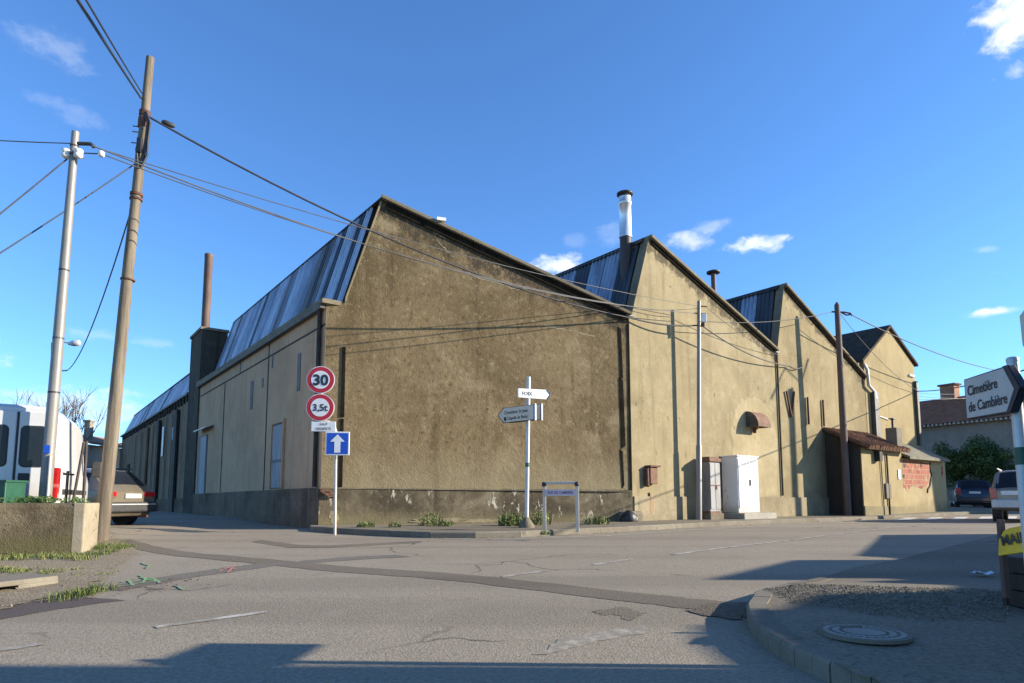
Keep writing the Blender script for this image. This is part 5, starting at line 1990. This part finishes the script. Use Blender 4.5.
def lbox(parent, name, c, size, mat, bevel=.01, rx=0.0, rz=0.0):
    q = MB()
    M = Matrix.Rotation(rz, 3, 'Z') @ Matrix.Rotation(rx, 3, 'X')
    q.box(c, size, M @ Vector((1, 0, 0)), M @ Vector((0, 1, 0)), M @ Vector((0, 0, 1)))
    return q.build(name, mat, parent, local=True, bevel=bevel)


# --- olive estate car at the left
cc = Vector((-11.92, 17.25, 0))
cc.z = zg(cc.x, cc.y)
car = thing('estate_car', cc, 'olive grey estate car parked by the side street behind the wooden pole', 'car', rz=rad(76))
St = [(-2.22, .34, .80, .84, .72, .80, .74), (-2.14, .26, .90, .94, .80, .85, .76), (-2.05, .24, .93, 1.02, .82, .86, .70), (-1.70, .22, .94, 1.40, .84, .87, .62), (-1.05, .20, .94, 1.46, .85, .87, .64), (-.1, .20, .94, 1.46, .85, .87, .64),
      (.55, .20, .93, 1.38, .85, .87, .60), (1.15, .20, .92, .98, .85, .86, .72), (1.9, .22, .86, .88, .82, .84, .70), (2.2, .3, .70, .72, .7, .74, .6)]
bo, R = body(St, 'olivecar', car)
nR = len(R[0])
pane(R, 2, 3, 6, nR - 6, car, .08)
for (i0, i1) in ((3, 4), (4, 5), (5, 6)):
    pane(R, i0, i1, 5, 6, car, .06)
    pane(R, i0, i1, nR - 6, nR - 5, car, .06)
pane(R, 6, 7, 6, nR - 6, car, .08, name='windscreen')
for sx in (-1, 1):
    lbox(car, 'tail_light', (sx * .62, -2.17, .81), (.36, .15, .12), 'taillight')
    lbox(car, 'indicator', (sx * .62, -2.175, .73), (.36, .14, .035), 'rustlight')
    for yy in (-1.35, 1.35):
        wheel(car, sx * .77, yy, .31, .2)
lbox(car, 'rear_bumper', (0, -2.20, .48), (1.66, .26, .26), 'plastic', .04)
lbox(car, 'bumper_trim', (0, -2.335, .55), (1.5, .012, .025), 'alu', 0)
lbox(car, 'number_plate', (.08, -2.245, .76), (.50, .02, .11), 'plate', .003)
lbox(car, 'roof_rail', (.60, -.8, 1.485), (.04, 1.7, .04), 'plastic', .01)
lbox(car, 'roof_rail', (-.60, -.8, 1.485), (.04, 1.7, .04), 'plastic', .01)
lbox(car, 'wing_mirror', (.97, .62, 1.0), (.2, .1, .13), 'olivecar', .03)
lbox(car, 'wing_mirror', (-.97, .62, 1.0), (.2, .1, .13), 'alu', .03)
q = MB()
q.tube([(.45, -2.1, .24), (.45, -2.36, .24)], .035, 8)
q.build('exhaust', 'rust', car, local=True)
lbox(car, 'rear_wiper', (.05, -2.03, 1.02), (.42, .02, .02), 'plastic', 0)

MT['redpale'] = simple('pale_red_lens', (.55, .12, .11), (.45, .08, .08), 9, .2, bump=0)
# --- white van at the left
vdir = Vector((-.45, .893, 0)).normalized()
vr = atY(57, 500, 11.6)
vright = Vector((vdir.y, -vdir.x, 0))
vc = Vector((vr.x, vr.y, 0)) - vright * .98 + vdir * 2.4
vc.z = zg(vc.x, vc.y)
van = thing('panel_van', vc, 'white panel van seen from behind over the low wall', 'van', rz=math.atan2(-vdir.x, vdir.y))
St = [(-2.5, .40, 1.25, 2.36, .93, .95, .86), (-2.42, .36, 1.27, 2.42, .97, .985, .90), (-1.2, .34, 1.3, 2.44, .99, 1.0, .91), (.3, .34, 1.3, 2.43, .99, 1.0, .91), (.9, .34, 1.3, 2.38, .99, 1.0, .88), (1.45, .34, 1.3, 1.75, .98, .98, .80), (1.8, .36, 1.15, 1.25, .96, .97, .8), (2.2, .42, .95, 1.0, .85, .88, .7)]
bo, R = body(St, 'vanwhite', van)
pane(R, 4, 5, 5, 6, van, .08)
pane(R, 4, 5, len(R[0]) - 6, len(R[0]) - 5, van, .08)
pane(R, 4, 5, 6, len(R[0]) - 6, van, .08, name='windscreen')
for (xa, xb, wa, wb_2) in ((.37, .80, .43, .77), (-.80, .345, -.62, .22)):
    d = lbox(van, 'rear_door', ((xa + xb) / 2, -2.515, 1.36), (xb - xa, .05, 1.90), 'vanwhite', .02)
    wcx, whw = (wa + wb_2) / 2, (wb_2 - wa) / 2 - .06
    for (grow, yy, mt_, nm_) in ((.025, -2.543, 'plastic', 'window_seal'), (0, -2.549, 'glassdk', 'window')):
        pts8 = []
        for (cx_, cz_, a0_) in ((whw, .28, 0), (-whw, .28, 90), (-whw, -.28, 180), (whw, -.28, 270)):
            for k in range(5):
                a = rad(a0_ + 90 * k / 4)
                pts8.append(Vector((wcx, yy, 1.70)) + Vector((cx_ + (.06 + grow) * math.cos(a), 0, cz_ + (.06 + grow) * math.sin(a))))
        q = MB()
        q.prism(pts8, (0, .008, 0))
        q.build(nm_, mt_, d, local=True)
lbox(van, 'door_seam', (.358, -2.53, 1.36), (.018, .03, 1.88), 'plastic', 0)
lbox(van, 'side_moulding', (.995, -.4, .92), (.03, 3.2, .10), 'plastic', .01)
lbox(van, 'side_panel_line', (.992, -.6, 1.28), (.012, 3.0, .015), 'alu', 0)
for sx in (-1, 1):
    lbox(van, 'tail_light', (sx * .91, -2.47, 1.06), (.19, .22, .56), 'taillight', .02)
    lbox(van, 'light_band', (sx * .91, -2.47, 1.02), (.194, .225, .07), 'redpale', .01)
    for yy in (-1.6, 1.3):
        wheel(van, sx * .88, yy, .34, .22)
lbox(van, 'door_handle', (.50, -2.55, 1.16), (.17, .03, .15), 'plastic', .02)
lbox(van, 'door_crease', (-.2, -2.545, .98), (.9, .012, .02), 'alu', 0)
lbox(van, 'rear_bumper', (0, -2.55, .45), (1.9, .14, .26), 'plastic', .03)
lbox(van, 'wing_mirror', (1.2, 1.05, 1.45), (.2, .14, .36), 'plastic', .03)
lbox(van, 'wing_mirror', (-1.2, 1.05, 1.45), (.2, .14, .36), 'plastic', .03)

# --- dark blue car parked at the right, in the shade
bp = atY(968, 507, 35.5)
bcar = thing('parked_car', (25.5, 36.3, zg(25.5, 36.3)), 'dark blue hatchback parked under the bush beside the annex', 'car', rz=rad(-30))
St = [(-2.0, .34, .84, .9, .78, .82, .74), (-1.92, .25, .98, 1.04, .84, .87, .74), (-1.62, .22, 1.0, 1.50, .86, .88, .66), (-.9, .2, 1.0, 1.56, .87, .89, .68), (.1, .2, .98, 1.55, .87, .89, .68), (.75, .2, .96, 1.42, .87, .88, .62), (1.25, .2, .95, 1.0, .86, .87, .72), (1.85, .22, .84, .88, .82, .84, .7), (2.05, .3, .7, .72, .7, .74, .6)]
bo, R = body(St, 'bluecar', bcar)
nR = len(R[0])
pane(R, 1, 2, 6, nR - 6, bcar, .1)
for (i0, i1) in ((2, 3), (3, 4), (4, 5)):
    pane(R, i0, i1, 5, 6, bcar, .06)
    pane(R, i0, i1, nR - 6, nR - 5, bcar, .06)
for sx in (-1, 1):
    lbox(bcar, 'tail_light', (sx * .72, -1.95, .95), (.2, .14, .34), 'taillight')
    for yy in (-1.25, 1.25):
        wheel(bcar, sx * .79, yy, .31, .2)
lbox(bcar, 'rear_bumper', (0, -1.99, .5), (1.68, .2, .26), 'bluecar', .04)
lbox(bcar, 'number_plate', (0, -2.02, .86), (.5, .02, .11), 'plate', .003)

# --- grey-beige off-roader at the right edge
sp = gnd(996, 521)
bcar2 = thing('parked_car', (18.35, 23.3, zg(18.35, 23.3)), 'grey beige four wheel drive half hidden by the white right signpost', 'car', rz=rad(-40))
St = [(-2.25, .50, 1.02, 1.06, .82, .86, .80), (-2.2, .42, 1.06, 1.12, .88, .90, .82), (-1.98, .38, 1.08, 1.70, .89, .91, .72), (-1.2, .36, 1.08, 1.76, .9, .92, .74), (-.1, .36, 1.07, 1.76, .9, .92, .74), (.6, .36, 1.06, 1.64, .9, .92, .68), (1.05, .36, 1.05, 1.1, .89, .9, .76), (1.9, .38, .98, 1.0, .86, .88, .74), (2.2, .45, .8, .82, .76, .8, .66)]
bo, R = body(St, 'beigecar', bcar2)
nR = len(R[0])
pane(R, 1, 2, 6, nR - 6, bcar2, .1)
for (i0, i1) in ((2, 3), (3, 4), (4, 5)):
    pane(R, i0, i1, 5, 6, bcar2, .06)
    pane(R, i0, i1, nR - 6, nR - 5, bcar2, .06)
for sx in (-1, 1):
    lbox(bcar2, 'tail_light', (sx * .80, -2.22, .96), (.16, .14, .34), 'taillight')
    lbox(bcar2, 'roof_rail', (sx * .68, -.7, 1.81), (.04, 2.2, .05), 'alu', .01)
    for yy in (-1.35, 1.38):
        wheel(bcar2, sx * .80, yy, .37, .24)
lbox(bcar2, 'rear_bumper', (0, -2.26, .62), (1.74, .26, .28), 'alu', .04)
lbox(bcar2, 'number_plate', (-.35, -2.255, .98), (.5, .02, .13), 'plate', .003)
lbox(bcar2, 'tow_bar', (0, -2.36, .42), (.08, .2, .08), 'plastic', .01)

# ================================================================== PLANTS


def blades(q, c, n, r, h, lean=.5, w=.012):
    for _ in range(n):
        a = uni(0, 6.283)
        rr = r * math.sqrt(rnd())
        p = c + Vector((math.cos(a) * rr, math.sin(a) * rr, 0))
        d = Vector((uni(-1, 1), uni(-1, 1), 0)) * lean
        hh = h * uni(.5, 1.15)
        e = Vector((uni(-1, 1), uni(-1, 1), 0)).normalized() * w
        m_ = p + d * hh * .35 + UZ * hh * .6
        t = p + d * hh + UZ * hh
        q.add([p - e, p + e, m_ + e * .8, m_ - e * .8, t], [(0, 1, 2, 3), (3, 2, 4)])


def leafy(q, c, n, r, h, s=.05):
    for _ in range(n):
        a = uni(0, 6.283)
        rr = r * math.sqrt(rnd())
        z = h * rnd() * (1 - .5 * (rr / r))
        p = c + Vector((math.cos(a) * rr, math.sin(a) * rr, z))
        u1 = Vector((uni(-1, 1), uni(-1, 1), uni(-.6, .6))).normalized() * s * uni(.6, 1.3)
        u2 = u1.orthogonal().normalized() * s * .5
        q.add([p - u1, p + u2, p + u1, p - u2], [(0, 1, 2, 3)])


q = MB()
# grass strips on the verge
for (px0, py0, px1, py1, n, h) in ((0, 556, 95, 557, 46, .10), (0, 561, 105, 553, 34, .07), (-30, 571, 66, 572, 50, .05), (98, 556, 128, 547, 26, .13), (60, 600, 95, 592, 24, .12), (-20, 574, 40, 578, 20, .05), (330, 531, 420, 535, 22, .05), (95, 550, 115, 546, 20, .16), (88, 573, 110, 574, 8, .04)):
    a, b = gnd(px0, py0), gnd(px1, py1)
    for k in range(n):
        c = a.lerp(b, rnd()) + Vector((uni(-.1, .1), uni(-.22, .22), 0))
        c.z = zg(c.x, c.y)
        blades(q, c, int(uni(6, 26)), uni(.05, .16), h * uni(.35, .9), .7, .005)
tag(q.build('grass', 'leafgr', recalc=False), 'patchy green grass on the left verge and along the kerb', kind='stuff')
q = MB()
for (px0, py0, px1, py1, n, h) in ((0, 553, 78, 552, 26, .32), (0, 560, 90, 560, 20, .10), (-20, 570, 60, 573, 18, .06)):
    a, b = gnd(px0, py0), gnd(px1, py1)
    for k in range(n):
        c = a.lerp(b, rnd()) + Vector((uni(-.1, .1), uni(-.12, .12), 0))
        c.z = zg(c.x, c.y)
        blades(q, c, 16, .12, h, .5, .006)
tag(q.build('grass', 'leafye', recalc=False), 'dry yellowish grass at the foot of the low wall', kind='stuff')


def weed(px, py, up, r, h, n, s, lab, mat='leafgr', Y=None):
    c = gnd(px, py, up)
    q = MB()
    leafy(q, c, n, r, h, s)
    blades(q, c, n // 3, r, h * 1.1, .5, .010)
    tag(q.build('weed', mat, recalc=False), lab, 'weed', 'weeds growing along the walls')


weed(512, 525.5, .12, .36, .34, 260, .05, 'largest round green weed just left of the FOIX signpost')
weed(539, 524.5, .12, .30, .40, 160, .045, 'tall pale weed between the FOIX signpost and the name frame', 'leafye')
weed(430, 525.5, .12, .30, .34, 150, .04, 'weed clump at the wall midway between the two sign groups')
weed(446, 526, .12, .2, .18, 90, .035, 'low weed just right of the mid wall clump')
weed(366, 527, .12, .22, .16, 90, .035, 'small weed at the wall foot near the blue arrow sign')
weed(596, 524, .12, .35, .24, 170, .04, 'low weed between the street name frame and the black bag')
weed(395, 527, .12, .16, .12, 60, .03, 'tiny weed between the arrow sign and the mid wall clump')
weed(64, 551, .0, .34, .62, 420, .05, 'dark ivy like weed against the low wall near its pale end', 'leafdk')
weed(20, 553, .0, .25, .40, 160, .045, 'leafy weed at the foot of the low wall near the left edge')
weed(545, 534.5, .12, .09, .08, 40, .03, 'tiny dark weed on the kerb before the name frame', 'leafdk')
q = MB()
for k in range(26):
    c = lw1 - dw * uni(.1, 1.4) + nw * uni(.05, .5)
    c.z = wz
    leafy(q, c, 14, .12, .14, .035)
tag(q.build('ground_cover', 'leafdk', recalc=False), 'creeping weeds on top of the low wall around the metal pole', kind='stuff')

# fallen leaves and crumbs along the kerb and the walls
MT['deadleaf'] = simple('dead_leaf', (.17, .095, .04), (.07, .042, .02), 30, .85, bump=0, world_pos=True)
q = MB()
LITTER = []
for (pts_l, upz, n, spread) in ((kerb[:14], 0, 260, .10), ([P1(u_, .12).to_2d() for u_ in (0, 3, 6, 9)], .118, 220, .12), ([P(t_, .1).to_2d() for t_ in (.3, 3, 6, 10)], .118, 160, .15),
                                (rk[3:8], 0, 90, .15), ([v.to_2d() for v in (lw0, lw1)], .012, 90, .35), ([v.to_2d() for v in G2((60, 600), (120, 586), (200, 575))], .01, 60, .3)):
    for _ in range(n):
        i_ = random.randrange(len(pts_l) - 1)
        a_, b_ = Vector(pts_l[i_][:2]), Vector(pts_l[i_ + 1][:2])
        c_ = a_.lerp(b_, rnd())
        nn_l = Vector((b_ - a_).yx).normalized()
        nn_l = Vector((nn_l.x, -nn_l.y))
        c_ = c_ + nn_l * (abs(random.gauss(0, spread)) + .03)
        LITTER.append(Vector((c_.x, c_.y, zg(c_.x, c_.y) + upz + .008)))
for c_ in LITTER:
    u1 = Vector((uni(-1, 1), uni(-1, 1), uni(-.2, .35))).normalized() * uni(.010, .032)
    u2 = Vector((-u1.y, u1.x, uni(-.006, .012))) * .6
    q.add([c_ - u1, c_ + u2, c_ + u1, c_ - u2], [(0, 1, 2, 3)])
tag(q.build('leaf_litter', 'deadleaf', recalc=False), 'dry fallen leaves gathered along kerb and walls', kind='stuff')

# dark bush at the right
bb = atY(978, 500, 39)
bb.z = zg(bb.x, bb.y)
bush = thing('bush_tree', bb, 'dense dark green round bush behind the parked cars', 'tree')
q = MB()
for k in range(5):
    e = bb + Vector((uni(-1.2, 1.2), uni(-.8, .8), uni(2, 3.4)))
    q.tube([bb + Vector((uni(-.2, .2), uni(-.2, .2), -.1)), bb.lerp(e, .5) + Vector((uni(-.2, .2), 0, 0)), e], [.10, .06, .02], 6)
q.build('trunk', 'bark', bush)
q = MB()
clumps = []
for k in range(46):
    a = uni(0, 6.283)
    e = math.asin(uni(-.75, 1))
    rr = uni(.35, 1.0)
    clumps.append((bb + Vector((math.cos(a) * math.cos(e) * 2.0 * rr, math.sin(a) * math.cos(e) * 1.8 * rr, 2.65 + math.sin(e) * 1.95 * rr)), uni(.45, .8)))
for (c, r) in clumps:
    for _ in range(420):
        d = Vector((random.gauss(0, 1), random.gauss(0, 1), random.gauss(0, 1))).normalized()
        p = c + d * r * (rnd() ** .4)
        u1 = Vector((uni(-1, 1), uni(-1, 1), uni(-.7, .7))).normalized() * uni(.05, .11)
        u2 = d.cross(u1).normalized() * uni(.02, .045) if d.cross(u1).length > 1e-4 else u1.orthogonal() * .3
        q.add([p - u1, p + u2, p + u1, p - u2], [(0, 1, 2, 3)])
q.build('crown', 'leafdk', bush, recalc=False)


# bare trees behind the van
def branch(q, p, d, L_, r, depth):
    n = 3
    pts = [p]
    for k in range(n):
        d = (d + Vector((uni(-.18, .18), uni(-.18, .18), uni(-.05, .12)))).normalized()
        pts.append(pts[-1] + d * L_ / n)
    q.tube(pts, [r * (1 - .35 * k / n) for k in range(n + 1)], 5 if depth < 2 else 4, caps=False)
    if depth == 0:
        return
    for _ in range(3 if depth > 1 else 4):
        f = uni(.45, 1)
        i = min(n - 1, int(f * n))
        s_ = pts[i].lerp(pts[i + 1], f * n - i)
        nd = (d + Vector((uni(-.9, .9), uni(-.9, .9), uni(-.2, .7)))).normalized()
        branch(q, s_, nd, L_ * uni(.55, .8), r * .55, depth - 1)


for (px, hpx, yy, lab) in ((30, 392, 44, 'bare winter tree behind the white van roof at the left'), (64, 384, 40, 'twiggy bare tree rising behind the metal pole')):
    b0_ = atY(px, 500, yy)
    b0_.z = 0
    tz = atY(px, hpx, yy).z
    tr_ = thing('bare_tree', b0_, lab, 'tree', 'bare trees behind the van')
    q = MB()
    q.tube([b0_, b0_ + UZ * tz * .42], [.2, .15], 8)
    q.build('trunk', 'bark', tr_)
    q = MB()
    for _ in range(6):
        branch(q, b0_ + UZ * tz * uni(.3, .42), Vector((uni(-.8, .8), uni(-.5, .5), 1)).normalized(), tz * .28, .06, 3)
    q.build('crown', 'bark', tr_, recalc=False)

scene.cycles.max_bounces = 6
scene.render.resolution_x = W
scene.render.resolution_y = H
